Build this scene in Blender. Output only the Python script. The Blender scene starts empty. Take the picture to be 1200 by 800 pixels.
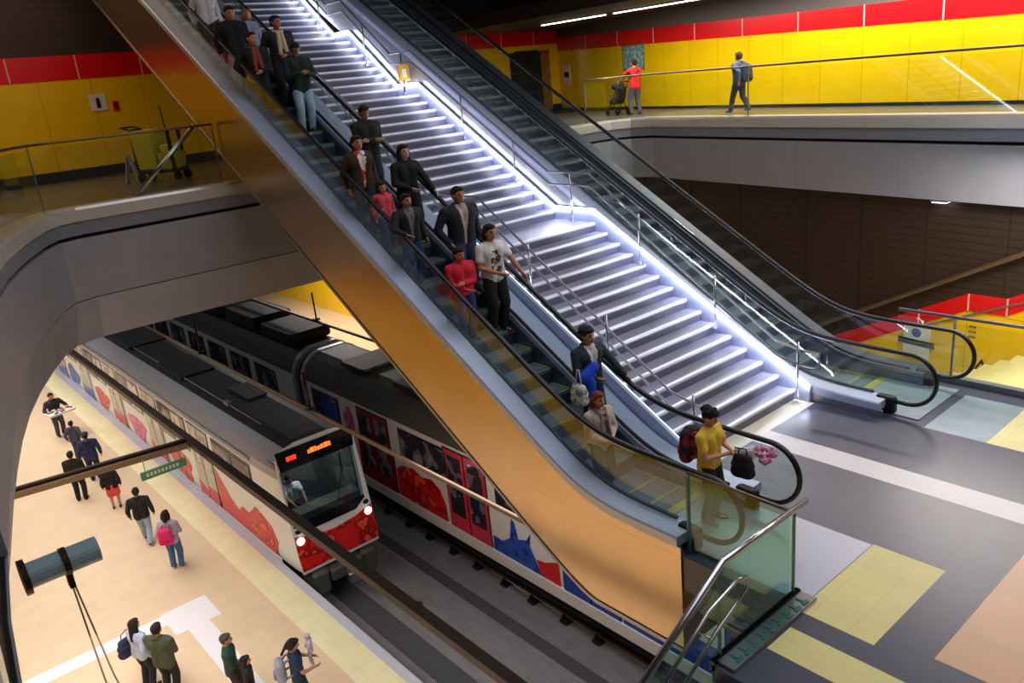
import bpy, math, random
from mathutils import Vector, Matrix
random.seed(7)
sc = bpy.context.scene
COL = sc.collection
PI = math.pi

# ------------------------------------------------------------------ materials
def mat(name, col, rough=0.5, metal=0.0, emit=0.0, spec=0.5, build=None):
    m = bpy.data.materials.new(name); m.use_nodes = True
    nt = m.node_tree; b = nt.nodes['Principled BSDF']
    b.inputs['Base Color'].default_value = (*col, 1)
    b.inputs['Roughness'].default_value = rough
    b.inputs['Metallic'].default_value = metal
    b.inputs['Specular IOR Level'].default_value = spec
    if emit:
        b.inputs['Emission Color'].default_value = (*col, 1)
        b.inputs['Emission Strength'].default_value = emit
    if build: build(nt, b, col)
    return m

def _coords(nt, scale=(1, 1, 1), kind='Object'):
    tc = nt.nodes.new('ShaderNodeTexCoord'); mp = nt.nodes.new('ShaderNodeMapping')
    mp.inputs['Scale'].default_value = scale
    nt.links.new(tc.outputs[kind], mp.inputs['Vector'])
    return mp.outputs['Vector']

def noise_var(amount=0.15, scale=3.0, stretch=(1, 1, 1), rough_var=0.0):
    def f(nt, b, col):
        v = _coords(nt, stretch)
        n = nt.nodes.new('ShaderNodeTexNoise'); n.inputs['Scale'].default_value = scale
        n.inputs['Detail'].default_value = 5
        nt.links.new(v, n.inputs['Vector'])
        r = nt.nodes.new('ShaderNodeMapRange')
        r.inputs[1].default_value = .3; r.inputs[2].default_value = .7
        r.inputs[3].default_value = 1 - amount; r.inputs[4].default_value = 1 + amount
        nt.links.new(n.outputs['Fac'], r.inputs[0])
        mx = nt.nodes.new('ShaderNodeVectorMath'); mx.operation = 'SCALE'
        mx.inputs[0].default_value = col
        nt.links.new(r.outputs[0], mx.inputs['Scale'])
        nt.links.new(mx.outputs[0], b.inputs['Base Color'])
        if rough_var:
            r2 = nt.nodes.new('ShaderNodeMapRange')
            base = b.inputs['Roughness'].default_value
            r2.inputs[3].default_value = base - rough_var; r2.inputs[4].default_value = base + rough_var
            nt.links.new(n.outputs['Fac'], r2.inputs[0]); nt.links.new(r2.outputs[0], b.inputs['Roughness'])
    return f

def tiles(w, h, mortar=0.006, dark=0.8, bump=0.0, offset=0.0, axes='xy', var=0.06):
    """square tile / panel joints, in object metres"""
    def f(nt, b, col):
        tc = nt.nodes.new('ShaderNodeTexCoord')
        sp = nt.nodes.new('ShaderNodeSeparateXYZ'); cb = nt.nodes.new('ShaderNodeCombineXYZ')
        nt.links.new(tc.outputs['Object'], sp.inputs[0])
        nt.links.new(sp.outputs['XYZ'.index(axes[0].upper())], cb.inputs[0])
        nt.links.new(sp.outputs['XYZ'.index(axes[1].upper())], cb.inputs[1])
        br = nt.nodes.new('ShaderNodeTexBrick')
        br.offset = offset; br.squash = 1
        br.inputs['Scale'].default_value = 1
        br.inputs['Mortar Size'].default_value = mortar
        br.inputs['Mortar Smooth'].default_value = .1
        br.inputs['Brick Width'].default_value = w
        br.inputs['Row Height'].default_value = h
        br.inputs['Color1'].default_value = (*[c * (1 + var) for c in col], 1)
        br.inputs['Color2'].default_value = (*[c * (1 - var) for c in col], 1)
        br.inputs['Mortar'].default_value = (*[c * dark for c in col], 1)
        nt.links.new(cb.outputs[0], br.inputs['Vector'])
        n = nt.nodes.new('ShaderNodeTexNoise'); n.inputs['Scale'].default_value = 2.0; n.inputs['Detail'].default_value = 6
        nt.links.new(tc.outputs['Object'], n.inputs['Vector'])
        r = nt.nodes.new('ShaderNodeMapRange'); r.inputs[3].default_value = .9; r.inputs[4].default_value = 1.1
        nt.links.new(n.outputs['Fac'], r.inputs[0])
        mx = nt.nodes.new('ShaderNodeVectorMath'); mx.operation = 'SCALE'
        nt.links.new(br.outputs['Color'], mx.inputs[0]); nt.links.new(r.outputs[0], mx.inputs['Scale'])
        nt.links.new(mx.outputs[0], b.inputs['Base Color'])
    return f

def grooves(axis, period, dark=0.35, duty=0.5):
    def f(nt, b, col):
        tc = nt.nodes.new('ShaderNodeTexCoord'); sp = nt.nodes.new('ShaderNodeSeparateXYZ')
        nt.links.new(tc.outputs['Object'], sp.inputs[0])
        m1 = nt.nodes.new('ShaderNodeMath'); m1.operation = 'DIVIDE'; m1.inputs[1].default_value = period
        m2 = nt.nodes.new('ShaderNodeMath'); m2.operation = 'FRACT'
        m3 = nt.nodes.new('ShaderNodeMath'); m3.operation = 'GREATER_THAN'; m3.inputs[1].default_value = duty
        nt.links.new(sp.outputs['XYZ'.index(axis.upper())], m1.inputs[0])
        nt.links.new(m1.outputs[0], m2.inputs[0]); nt.links.new(m2.outputs[0], m3.inputs[0])
        mx = nt.nodes.new('ShaderNodeMix'); mx.data_type = 'RGBA'
        mx.inputs[6].default_value = (*col, 1); mx.inputs[7].default_value = (*[c * dark for c in col], 1)
        nt.links.new(m3.outputs[0], mx.inputs[0]); nt.links.new(mx.outputs[2], b.inputs['Base Color'])
    return f

def blotch(col2, scale=9.0, thr=0.52, col3=None, thr3=0.62):
    """cloth or livery print: irregular patches of a second (and third) colour"""
    def f(nt, b, col):
        v = _coords(nt)
        n = nt.nodes.new('ShaderNodeTexNoise'); n.inputs['Scale'].default_value = scale; n.inputs['Detail'].default_value = 1.5
        nt.links.new(v, n.inputs['Vector'])
        cr = nt.nodes.new('ShaderNodeValToRGB'); cr.color_ramp.interpolation = 'CONSTANT'
        cr.color_ramp.elements[0].color = (*col, 1)
        e = cr.color_ramp.elements[1]; e.position = thr; e.color = (*col2, 1)
        if col3:
            e = cr.color_ramp.elements.new(thr3); e.color = (*col3, 1)
        nt.links.new(n.outputs['Fac'], cr.inputs[0]); nt.links.new(cr.outputs[0], b.inputs['Base Color'])
    return f

def glass(name, tint, refl=1.0, rough=0.02):
    m = bpy.data.materials.new(name); m.use_nodes = True
    nt = m.node_tree; nt.nodes.clear()
    out = nt.nodes.new('ShaderNodeOutputMaterial')
    t = nt.nodes.new('ShaderNodeBsdfTransparent'); t.inputs[0].default_value = (*tint, 1)
    g = nt.nodes.new('ShaderNodeBsdfGlossy'); g.inputs['Roughness'].default_value = rough
    g.inputs['Color'].default_value = (.95, 1, 1, 1)
    lw = nt.nodes.new('ShaderNodeLayerWeight'); lw.inputs['Blend'].default_value = .5
    pw = nt.nodes.new('ShaderNodeMath'); pw.operation = 'POWER'; pw.inputs[1].default_value = 4.0
    nt.links.new(lw.outputs['Facing'], pw.inputs[0])
    k = nt.nodes.new('ShaderNodeMapRange'); k.inputs[3].default_value = .045 * refl; k.inputs[4].default_value = .75
    nt.links.new(pw.outputs[0], k.inputs[0])
    mx = nt.nodes.new('ShaderNodeMixShader')
    nt.links.new(k.outputs[0], mx.inputs[0]); nt.links.new(t.outputs[0], mx.inputs[1]); nt.links.new(g.outputs[0], mx.inputs[2])
    nt.links.new(mx.outputs[0], out.inputs[0])
    return m

M = {}
def lin(r, g, b):
    return tuple(((c / 255) / 12.92 if c <= 10 else (((c / 255) + .055) / 1.055) ** 2.4) for c in (r, g, b))

M['yellow'] = mat('yellow_enamel_panel', lin(252, 205, 8), .22, build=tiles(1.25, 40, .012, .7, axes='yz', var=.01))
M['yellow_x'] = mat('yellow_enamel_panel_x', lin(252, 205, 8), .22, build=tiles(1.25, 40, .012, .7, axes='xz', var=.01))
M['red'] = mat('red_enamel_panel', lin(232, 18, 26), .25)
M['joint'] = mat('pale_panel_joint', lin(240, 190, 180), .5)
M['brown'] = mat('dark_brown_slat', lin(58, 40, 32), .55, build=grooves('z', .16, .55, .8))
M['brown_plain'] = mat('dark_brown', lin(40, 30, 26), .6)
M['soffit'] = mat('grey_brown_soffit', lin(95, 85, 80), .6)
M['skirting'] = mat('dark_skirting', lin(30, 32, 36), .4)
M['grey'] = mat('grey_metal_fascia', lin(158, 158, 168), .42, .12, build=tiles(2.6, 9, .008, .75, axes='xz', var=.02))
M['grey_edge'] = mat('slab_edge_grey', lin(138, 142, 154), .3, .2)
M['edge_bright'] = mat('slab_edge_polished', lin(214, 208, 204), .22, .25)
M['gap'] = mat('shadow_gap', lin(18, 18, 22), .7)
M['slate'] = mat('slate_floor_tile', lin(78, 79, 100), .32, build=tiles(.6, .6, .004, .85, var=.03))
M['white_tile'] = mat('white_floor_tile', lin(226, 218, 224), .35, build=tiles(.2, .2, .004, .93, var=.02))
M['tactile'] = mat('yellow_tactile_tile', lin(236, 222, 150), .45, build=tiles(.4, .4, .006, .9, var=.02))
M['peach'] = mat('peach_floor_tile', lin(228, 178, 138), .35, build=tiles(.9, .9, .006, .88, var=.03))
M['plate'] = mat('landing_plate_metal', lin(190, 192, 212), .35, .25, build=noise_var(.06, 30, (1, 12, 1)))
M['plate_cool'] = mat('landing_plate_cool', lin(160, 176, 186), .3, .25, build=noise_var(.08, 4))
M['beige_tile'] = mat('beige_floor_tile', lin(232, 222, 205), .3)
M['plat_peach'] = mat('platform_peach_tile', lin(234, 206, 172), .28, build=tiles(.6, .6, .005, .93, var=.02))
M['plat_white'] = mat('platform_white_tile', lin(245, 240, 245), .3)
M['plat_tact'] = mat('platform_tactile', lin(250, 238, 190), .45, build=tiles(.4, .4, .008, .9, var=.02))
M['coping'] = mat('platform_coping', lin(200, 200, 214), .4)
M['bed'] = mat('track_concrete', lin(140, 137, 140), .8, build=noise_var(.16, 5, (.3, 1, 1)))
M['bed_dark'] = mat('track_groove', lin(84, 83, 86), .8)
M['rail_steel'] = mat('rail_steel', lin(130, 120, 112), .3, .8)
M['upper_floor'] = mat('upper_walkway_floor', lin(92, 90, 86), .28, build=tiles(.6, .6, .004, .85, var=.03))
M['ceiling'] = mat('dark_ceiling', lin(48, 40, 36), .7, build=grooves('y', .2, .6, .8))
M['concrete'] = mat('grey_concrete', lin(120, 118, 118), .8, build=noise_var(.1, 3))
M['gold'] = mat('bronze_metal_cladding', lin(196, 170, 136), .24, .92, build=tiles(2.4, 20, .006, .8, axes='xz', var=.015))
M['trim_blue'] = mat('brushed_aluminium_trim', lin(198, 208, 240), .35, .3)
M['chrome'] = mat('stainless_steel', lin(205, 205, 212), .22, .95)
M['steel_dull'] = mat('satin_steel', lin(150, 150, 158), .35, .8)
M['bronze'] = mat('bronze_tube', lin(130, 108, 84), .35, .7)
M['dark_steel'] = mat('dark_brown_steel', lin(52, 38, 32), .45, .5)
M['rubber'] = mat('black_rubber', lin(22, 22, 28), .38)
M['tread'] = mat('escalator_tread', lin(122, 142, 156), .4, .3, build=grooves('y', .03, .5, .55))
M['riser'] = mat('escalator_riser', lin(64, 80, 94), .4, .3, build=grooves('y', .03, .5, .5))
M['demarc'] = mat('yellow_step_line', lin(165, 165, 84), .5)
M['skirt'] = mat('escalator_skirt', lin(120, 130, 150), .3, .7)
M['stair'] = mat('stair_stone', lin(140, 140, 162), .3, .0, build=noise_var(.08, 6))
M['nosing'] = mat('stair_nosing_strip', lin(236, 236, 246), .3, .2)
M['stair_riser'] = mat('stair_riser_stone', lin(88, 88, 110), .35)
M['led'] = mat('led_strip_light', (.86, .89, 1.0), .5, emit=36)
M['led_low'] = mat('led_strip_low', (.86, .89, 1.0), .5, emit=11)
M['lamp'] = mat('linear_lamp', (1, .97, .92), .5, emit=9)
M['glass'] = glass('clear_balustrade_glass', (.93, .97, .95), 1.0)
M['glass_teal'] = glass('teal_balustrade_glass', (.70, .87, .84), 1.0)
M['glass_edge'] = mat('green_glass_edge', lin(70, 130, 118), .2)
M['white'] = mat('white_paint', lin(238, 238, 240), .3)
M['silver'] = mat('train_silver', lin(172, 178, 192), .3, .3)
M['roof'] = mat('train_roof_dark', lin(36, 36, 38), .55, build=noise_var(.12, 4))
M['roof_grey'] = mat('train_roof_grey', lin(84, 85, 82), .5, build=noise_var(.1, 4))
M['black'] = mat('black_gloss', lin(14, 15, 18), .12)
M['black_matte'] = mat('black_matte', lin(20, 20, 22), .6)
M['train_red'] = mat('train_red', lin(222, 26, 28), .25)
M['poppy'] = mat('red_petal_print', lin(228, 34, 26), .3, build=blotch(lin(176, 14, 20), 3.2, .5, lin(250, 92, 60), .6))
M['blue'] = mat('blue_print', lin(40, 92, 200), .3, build=blotch(lin(24, 54, 150), 5, .55))
M['blue_deep'] = mat('blue_band', lin(40, 70, 180), .3)
M['pink'] = mat('pink_print', lin(235, 110, 160), .3, build=blotch(lin(215, 60, 120), 5, .55))
M['door_beige'] = mat('train_door_beige', lin(196, 190, 178), .3)
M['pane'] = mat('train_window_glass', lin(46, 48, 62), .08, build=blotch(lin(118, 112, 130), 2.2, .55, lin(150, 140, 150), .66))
M['pane_lit'] = mat('train_window_lit', lin(206, 200, 190), .12, build=blotch(lin(150, 140, 130), 2.0, .55))
M['windscreen'] = mat('train_windscreen', lin(26, 34, 36), .06)
M['amber'] = mat('amber_display_text', lin(255, 120, 40), .5, emit=1.6)
M['redled'] = mat('red_display_text', lin(255, 50, 40), .5, emit=1.6)
M['headlight'] = mat('headlight_lens', (1, 1, 1), .2, emit=5)
M['green_sign'] = mat('green_sign', lin(84, 150, 112), .4)
M['cream'] = mat('cream_lettering', lin(230, 236, 220), .5)
M['paper'] = mat('white_paper', lin(232, 232, 236), .6)
M['poster'] = mat('poster_print', lin(120, 170, 170), .5, build=blotch(lin(190, 210, 205), 6, .5, lin(70, 120, 130), .6))
M['orange_panel'] = mat('amber_sign_panel', lin(235, 170, 50), .4)
M['trolley_yellow'] = mat('trolley_yellow', lin(240, 226, 50), .45)
M['tube_blue'] = mat('blue_grey_pipe', lin(150, 178, 190), .45, .1)
M['rope'] = mat('steel_rope', lin(170, 140, 112), .5, .4)

# ------------------------------------------------------------------ mesh helper
class MB:
    def __init__(s): s.v = []; s.f = []; s.mi = []; s.sm = []
    def add(s, vs, fs, mi=0, smooth=False):
        o = len(s.v); s.v += [tuple(v) for v in vs]
        for f in fs:
            s.f.append([i + o for i in f]); s.mi.append(mi); s.sm.append(smooth)
        return s
    def box(s, x0, x1, y0, y1, z0, z1, mi=0, bev=0.0):
        if bev > 0:
            b = min(bev, abs(x1 - x0) * .45, abs(y1 - y0) * .45, abs(z1 - z0) * .45)
            pts = [(x0, y0, z0), (x1, y0, z0), (x1, y1, z0), (x0, y1, z0)]
            ring = lambda i, z: [(x0 + i, y0 + i + b, z), (x0 + i + b, y0 + i, z), (x1 - i - b, y0 + i, z), (x1 - i, y0 + i + b, z),
                                 (x1 - i, y1 - i - b, z), (x1 - i - b, y1 - i, z), (x0 + i + b, y1 - i, z), (x0 + i, y1 - i - b, z)]
            return s.loft([ring(b * .6, z0), ring(0, z0 + b), ring(0, z1 - b), ring(b * .6, z1)], mi)
        vs = [(x0, y0, z0), (x1, y0, z0), (x1, y1, z0), (x0, y1, z0), (x0, y0, z1), (x1, y0, z1), (x1, y1, z1), (x0, y1, z1)]
        return s.add(vs, [(0, 3, 2, 1), (4, 5, 6, 7), (0, 1, 5, 4), (1, 2, 6, 5), (2, 3, 7, 6), (3, 0, 4, 7)], mi)
    def loft(s, rings, mi=0, smooth=False, caps=True, closed=True):
        n = len(rings[0]); vs = [p for r in rings for p in r]; fs = []
        for k in range(len(rings) - 1):
            for i in range(n if closed else n - 1):
                j = (i + 1) % n
                fs.append((k * n + i, k * n + j, (k + 1) * n + j, (k + 1) * n + i))
        if caps and closed:
            fs.append(tuple(reversed(range(n)))); fs.append(tuple(range((len(rings) - 1) * n, len(rings) * n)))
        return s.add(vs, fs, mi, smooth)
    def prism_y(s, poly, y0, y1, mi=0):           # poly: list of (x, z)
        return s.loft([[(x, y0, z) for x, z in poly], [(x, y1, z) for x, z in poly]], mi)
    def prism_x(s, poly, x0, x1, mi=0):           # poly: list of (y, z)
        return s.loft([[(x0, y, z) for y, z in poly], [(x1, y, z) for y, z in poly]], mi)
    def prism_z(s, poly, z0, z1, mi=0):
        return s.loft([[(x, y, z0) for x, y in poly], [(x, y, z1) for x, y in poly]], mi)
    def tube(s, path, r, seg=8, mi=0, closed=False, ry=None):
        path = [Vector(p) for p in path]; rings = []; n = len(path)
        up = Vector((0, 0, 1)); 
        for i, p in enumerate(path):
            a = path[i - 1] if i > 0 else (path[-1] if closed else path[0])
            b = path[i + 1] if i < n - 1 else (path[0] if closed else path[-1])
            t = (b - a).normalized()
            ref = up if abs(t.z) < .95 else Vector((1, 0, 0))
            if i == 0: u = t.cross(ref).normalized()
            else:
                u = (u - t * u.dot(t))
                u = u.normalized() if u.length > 1e-6 else t.cross(ref).normalized()
            w = t.cross(u)
            rr = r[i] if isinstance(r, (list, tuple)) else r
            rings.append([p + u * math.cos(2 * PI * k / seg) * rr + w * math.sin(2 * PI * k / seg) * (ry or rr) for k in range(seg)])
        if closed: rings.append(rings[0])
        return s.loft(rings, mi, True, not closed)
    def capsule(s, p0, r0, p1, r1, seg=12, mi=0, flat=None):
        p0 = Vector(p0); p1 = Vector(p1); d = p1 - p0; L = d.length
        t = d / L if L > 1e-6 else Vector((0, 0, 1))
        ref = Vector((0, 0, 1)) if abs(t.z) < .9 else Vector((1, 0, 0))
        u = t.cross(ref).normalized(); w = t.cross(u)
        rings = []
        for a in (-85, -60, -30, 0):
            c, q = math.cos(math.radians(a)), math.sin(math.radians(a))
            rings.append([p0 + t * q * r0 + (u * math.cos(2 * PI * k / seg) + w * math.sin(2 * PI * k / seg)) * c * r0 for k in range(seg)])
        for a in (0, 30, 60, 85):
            c, q = math.cos(math.radians(a)), math.sin(math.radians(a))
            rings.append([p1 + t * q * r1 + (u * math.cos(2 * PI * k / seg) + w * math.sin(2 * PI * k / seg)) * c * r1 for k in range(seg)])
        return s.loft(rings, mi, True)
    def ell(s, c, r, seg=16, rings=10, mi=0, rot=None):
        R = []
        for j in range(rings + 1):
            a = -PI / 2 + PI * j / rings; a = max(min(a, PI / 2 - .05), -PI / 2 + .05)
            ring = []
            for k in range(seg):
                v = Vector((math.cos(a) * math.cos(2 * PI * k / seg) * r[0], math.cos(a) * math.sin(2 * PI * k / seg) * r[1], math.sin(a) * r[2]))
                if rot: v = rot @ v
                ring.append(Vector(c) + v)
            R.append(ring)
        return s.loft(R, mi, True)
    def cyl(s, c, r, h, seg=16, mi=0, axis='z'):
        ring = lambda t: [({'z': (c[0] + math.cos(2 * PI * k / seg) * r, c[1] + math.sin(2 * PI * k / seg) * r, c[2] + t),
                            'y': (c[0] + math.cos(2 * PI * k / seg) * r, c[1] + t, c[2] + math.sin(2 * PI * k / seg) * r),
                            'x': (c[0] + t, c[1] + math.cos(2 * PI * k / seg) * r, c[2] + math.sin(2 * PI * k / seg) * r)}[axis]) for k in range(seg)]
        return s.loft([ring(0), ring(h)], mi)
    def build(s, name, mats, parent=None, loc=(0, 0, 0)):
        me = bpy.data.meshes.new(name)
        me.from_pydata(s.v, [], s.f)
        if not isinstance(mats, (list, tuple)): mats = [mats]
        for m in mats: me.materials.append(m)
        me.polygons.foreach_set('material_index', s.mi)
        me.polygons.foreach_set('use_smooth', s.sm)
        import bmesh
        bm = bmesh.new(); bm.from_mesh(me)
        bmesh.ops.recalc_face_normals(bm, faces=bm.faces)
        bm.to_mesh(me); bm.free(); me.update()
        o = bpy.data.objects.new(name, me); COL.objects.link(o)
        o.location = loc
        if parent: o.parent = parent
        return o

def tag(o, label=None, cat=None, group=None, kind=None):
    if label: o['label'] = label
    if cat: o['category'] = cat
    if group: o['group'] = group
    if kind: o['kind'] = kind
    return o
def thing(name, label, cat, loc=(0, 0, 0), rz=0, group=None):
    o = bpy.data.objects.new(name, None); COL.objects.link(o)
    o.empty_display_size = .2
    o.location = loc; o.rotation_euler = (0, 0, rz)
    return tag(o, label, cat, group)
def struct(name, mb, m):
    return tag(mb.build(name, m), kind='structure')
def copy_tree(o, parent=None):
    c = o.copy(); COL.objects.link(c)
    if parent: c.parent = parent
    for ch in list(o.children): copy_tree(ch, c)
    return c
# ------------------------------------------------------------------ camera (solved from the tile joints, nosings and posts)
CZ = 5.5
def camera():
    f, yaw, pitch, roll = 948.438620, 2.45850123, .318409670, .100080838
    fw = Vector((math.cos(yaw) * math.cos(pitch), math.sin(yaw) * math.cos(pitch), -math.sin(pitch)))
    rt = Vector((math.sin(yaw), -math.cos(yaw), 0)); dn = fw.cross(rt)
    c, s = math.cos(roll), math.sin(roll)
    r2 = rt * c + dn * s; d2 = dn * c - rt * s
    cam = bpy.data.cameras.new('camera'); o = bpy.data.objects.new('camera', cam); COL.objects.link(o)
    m = Matrix.Identity(4)
    for i in range(3):
        m[i][0] = r2[i]; m[i][1] = -d2[i]; m[i][2] = -fw[i]
    m[0][3], m[1][3], m[2][3] = 0, 0, CZ
    o.matrix_world = m
    cam.sensor_width = 36; cam.sensor_fit = 'HORIZONTAL'; cam.lens = f / 1200 * 36
    cam.clip_start = .05; cam.clip_end = 200
    sc.camera = o
camera()

# ------------------------------------------------------------------ floors
def patch_floor(name, xr, yr, z0, z1, mats, default, patches, holes=()):
    xs = sorted({*xr, *[p[0] for p in patches], *[p[1] for p in patches], *[h[0] for h in holes], *[h[1] for h in holes]})
    ys = sorted({*yr, *[p[2] for p in patches], *[p[3] for p in patches], *[h[2] for h in holes], *[h[3] for h in holes]})
    xs = [x for x in xs if xr[0] <= x <= xr[1]]; ys = [y for y in ys if yr[0] <= y <= yr[1]]
    mb = MB()
    inside = lambda r, x, y: r[0] < x < r[1] and r[2] < y < r[3]
    solid = {}
    for i in range(len(xs) - 1):
        for j in range(len(ys) - 1):
            cx, cy = (xs[i] + xs[i + 1]) / 2, (ys[j] + ys[j + 1]) / 2
            if any(inside(h, cx, cy) for h in holes): continue
            mi = default
            for p in patches:
                if inside(p, cx, cy): mi = p[4]
            solid[i, j] = mi
    for (i, j), mi in solid.items():
        a, b, c, d = xs[i], xs[i + 1], ys[j], ys[j + 1]
        mb.add([(a, c, z1), (b, c, z1), (b, d, z1), (a, d, z1)], [(0, 1, 2, 3)], mi)
        mb.add([(a, c, z0), (b, c, z0), (b, d, z0), (a, d, z0)], [(3, 2, 1, 0)], default)
        for (di, dj), q in (((-1, 0), ((a, c), (a, d))), ((1, 0), ((b, c), (b, d))), ((0, -1), ((a, c), (b, c))), ((0, 1), ((a, d), (b, d)))):
            if (i + di, j + dj) not in solid:
                (x0, y0), (x1, y1) = q
                mb.add([(x0, y0, z0), (x1, y1, z0), (x1, y1, z1), (x0, y0, z1)], [(0, 1, 2, 3)], default)
    me = mb.build(name, mats); return tag(me, kind='structure')

FX = -3.88
patch_floor('floor', (-7.2, 6), (-6, 17), -.45, 0,
    [M['slate'], M['white_tile'], M['tactile'], M['peach'], M['plate'], M['plate_cool'], M['beige_tile']], 0,
    [(FX, 6, 9.5, 9.95, 1), (-6.27, FX, 9.5, 9.95, 1), (-3.72, -2.93, 6.45, 8.05, 2), (-4.75, -3.73, 6.6, 8.03, 4), (-3.64, 6, 5.75, 6.17, 2),
     (-2.45, 6, 6.64, 8.95, 3), (-4.6, -3.75, 11.36, 12.86, 5), (-3.75, 6, 11.36, 12.8, 2), (-6.62, -6.27, 8.2, 11.25, 6),
     (FX, 6, 2.2, 3.6, 3)],
    holes=[(-7.2, FX, -6, 6.45), (FX, -2.3, -6, 5.2), (-7.2, FX, 13.3, 17)])

patch_floor('floor_platform', (-46, 8), (-2.7, 6.3), -6.6, -5.5,
    [M['plat_peach'], M['plat_white'], M['plat_tact'], M['coping']], 0,
    [(-46, 8, 5.38, 6.08, 2), (-46, 8, 6.08, 6.3, 3), (-17.78, -17.35, -2.7, 3.5, 1), (-17.85, -16.8, 3.35, 4.38, 1), (-16.8, -8, 3.62, 4.1, 1)])
struct('floor_track_bed', MB().box(-46, 8, 6.3, 13.6, -6.9, -6.6).box(-46, 8, 9.3, 9.62, -6.6, -6.595, 1).box(-46, 8, 6.3, 6.42, -6.6, -5.9, 1)
       .box(-46, 8, 7.15, 7.75, -6.6, -6.594, 1), [M['bed'], M['bed_dark']])
struct('floor_far_platform', MB().box(-46, 8, 13.6, 19, -6.6, -5.5), M['plat_peach'])

# ------------------------------------------------------------------ ring of upper bridges
LZ = 3.95
def ring_path():
    pts = [(-2.5, .02), (-4.5, .14), (-6, .29), (-7, .44), (-8, .62), (-9, .82), (-10, 1.02), (-11, 1.24), (-12, 1.48), (-13, 1.76), (-14, 2.1), (-15, 2.5), (-15.8, 2.86), (-16.25, 3.15), (-16.4, 3.5)]
    pts += [(-16.4, y) for y in (5, 6.36, 7, 9, 11, 13, 15, 17)]
    pts += [(-16.3, 17.7), (-16, 18.2), (-15.4, 18.36)]
    pts += [(x, 16.65 - .17 * (x + 5.5)) for x in (-14, -12, -10, -8, -6, -4, -2, 0, 3, 6)]
    return pts
RP = ring_path()
def normals(pts):
    out = []
    for i in range(len(pts)):
        a = pts[max(i - 1, 0)]; b = pts[min(i + 1, len(pts) - 1)]
        d = Vector((b[0] - a[0], b[1] - a[1])).normalized()
        out.append(Vector((d.y, -d.x)))       # towards the void
    return out
RN = normals(RP)
def outw(x, y):
    # sign so that + is away from the void (void centre about (-8, 9))
    return -1
def off(i, d):      # d > 0: away from the void
    p, n = Vector(RP[i]), RN[i]
    c = Vector((-8, 9)) - p
    s = 1 if n.dot(c) < 0 else -1
    q = p + n * s * d
    return (q.x, q.y)
def ring_sweep(mb, prof, i0, i1, mi=0):
    """prof: closed list of (out, z)"""
    rings = []
    for i in range(i0, i1 + 1):
        rings.append([(*off(i, o), z) for o, z in prof])
    mb.loft(rings, mi)
N = len(RP) - 1
mb = MB()
ring_sweep(mb, [(0, 3.70), (0, 3.90), (.02, 3.95), (.4, 3.95), (.4, 3.70)], 0, N, 0)
struct('trim_1', mb, M['edge_bright'])
mb = MB(); ring_sweep(mb, [(.05, 3.45), (.05, 3.70), (.5, 3.70), (.5, 3.45)], 0, N)
struct('trim_2', mb, M['grey_edge'])
mb = MB(); ring_sweep(mb, [(.16, 3.36), (.16, 3.46), (.5, 3.46), (.5, 3.36)], 0, N)
struct('trim_3', mb, M['gap'])
IC = RP.index((-16.4, 17))
mb = MB(); ring_sweep(mb, [(.06, 2.28), (.06, 3.38), (.6, 3.38), (.6, 2.28)], 3, N)
ring_sweep(mb, [(.12, 2.28), (.12, 3.38), (.6, 3.38), (.6, 2.28)], 0, 3, 2)
ring_sweep(mb, [(.09, 2.26), (.09, 2.285), (.6, 2.285), (.6, 2.26)], 0, IC, 1)
ring_sweep(mb, [(.28, 1.45), (.07, 2.26), (.6, 2.26), (.6, 1.45)], 0, IC, 0)
struct('wall_bridge_fascia', mb, [M['grey'], M['gap'], M['brown_plain']])
mb = MB()
ring_sweep(mb, [(.3, 3.55), (.3, 3.94), (7.4, 3.94), (7.4, 3.55)], 0, N)
struct('floor_upper', mb, M['upper_floor'])

# ------------------------------------------------------------------ walls
XB = -24.0
mb = MB()
mb.box(XB - .3, XB, -6, 26, 4.2, 6.42, 0)
mb.box(XB - .3, XB + .01, -6, 26, 6.42, 7.02, 1)
mb.box(XB - .3, XB, -6, 26, 7.02, 12.2, 2)
mb.box(XB - .3, XB + .03, -6, 26, 3.9, 4.2, 3)
for y in [1.2 + 1.6 * k for k in range(15)]: mb.box(XB, XB + .016, y, y + .03, 6.43, 7.01, 4)
struct('wall_left', mb, [M['yellow'], M['red'], M['brown'], M['skirting'], M['joint']])

def wline(x): return 18.75 - .25 * (x + 6)
def slab_line(mb, f, x0, x1, z0, z1, th, mi, inset=0.0):
    mb.loft([[(x0, f(x0) - inset, z0), (x0, f(x0) + th, z0), (x0, f(x0) + th, z1), (x0, f(x0) - inset, z1)],
             [(x1, f(x1) - inset, z0), (x1, f(x1) + th, z0), (x1, f(x1) + th, z1), (x1, f(x1) - inset, z1)]], mi)
mb = MB()
ytop = lambda x: 6.14 - .027 * (x - XB)
def band(a, b, th, mi, inset=0.0, x0=XB, x1=7):
    r = []
    for x in (x0, x1):
        za, zb = a(x), b(x)
        r.append([(x, wline(x) - inset, za), (x, wline(x) + th, za), (x, wline(x) + th, zb), (x, wline(x) - inset, zb)])
    mb.loft(r, mi)
band(lambda x: 4.0, ytop, .3, 0)
band(ytop, lambda x: ytop(x) + .47, .3, 1, .012)
band(lambda x: ytop(x) + .47, lambda x: 6.92, .3, 2)
slab_line(mb, wline, XB, 7, 3.7, 4.02, .3, 3, .03)
for k in range(15):
    x = -22 + k * 2.0
    band(ytop, lambda x: ytop(x) + .47, .05, 4, .02, x, x + .035)
struct('wall_right', mb, [M['yellow_x'], M['red'], M['soffit'], M['skirting'], M['joint']])
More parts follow.
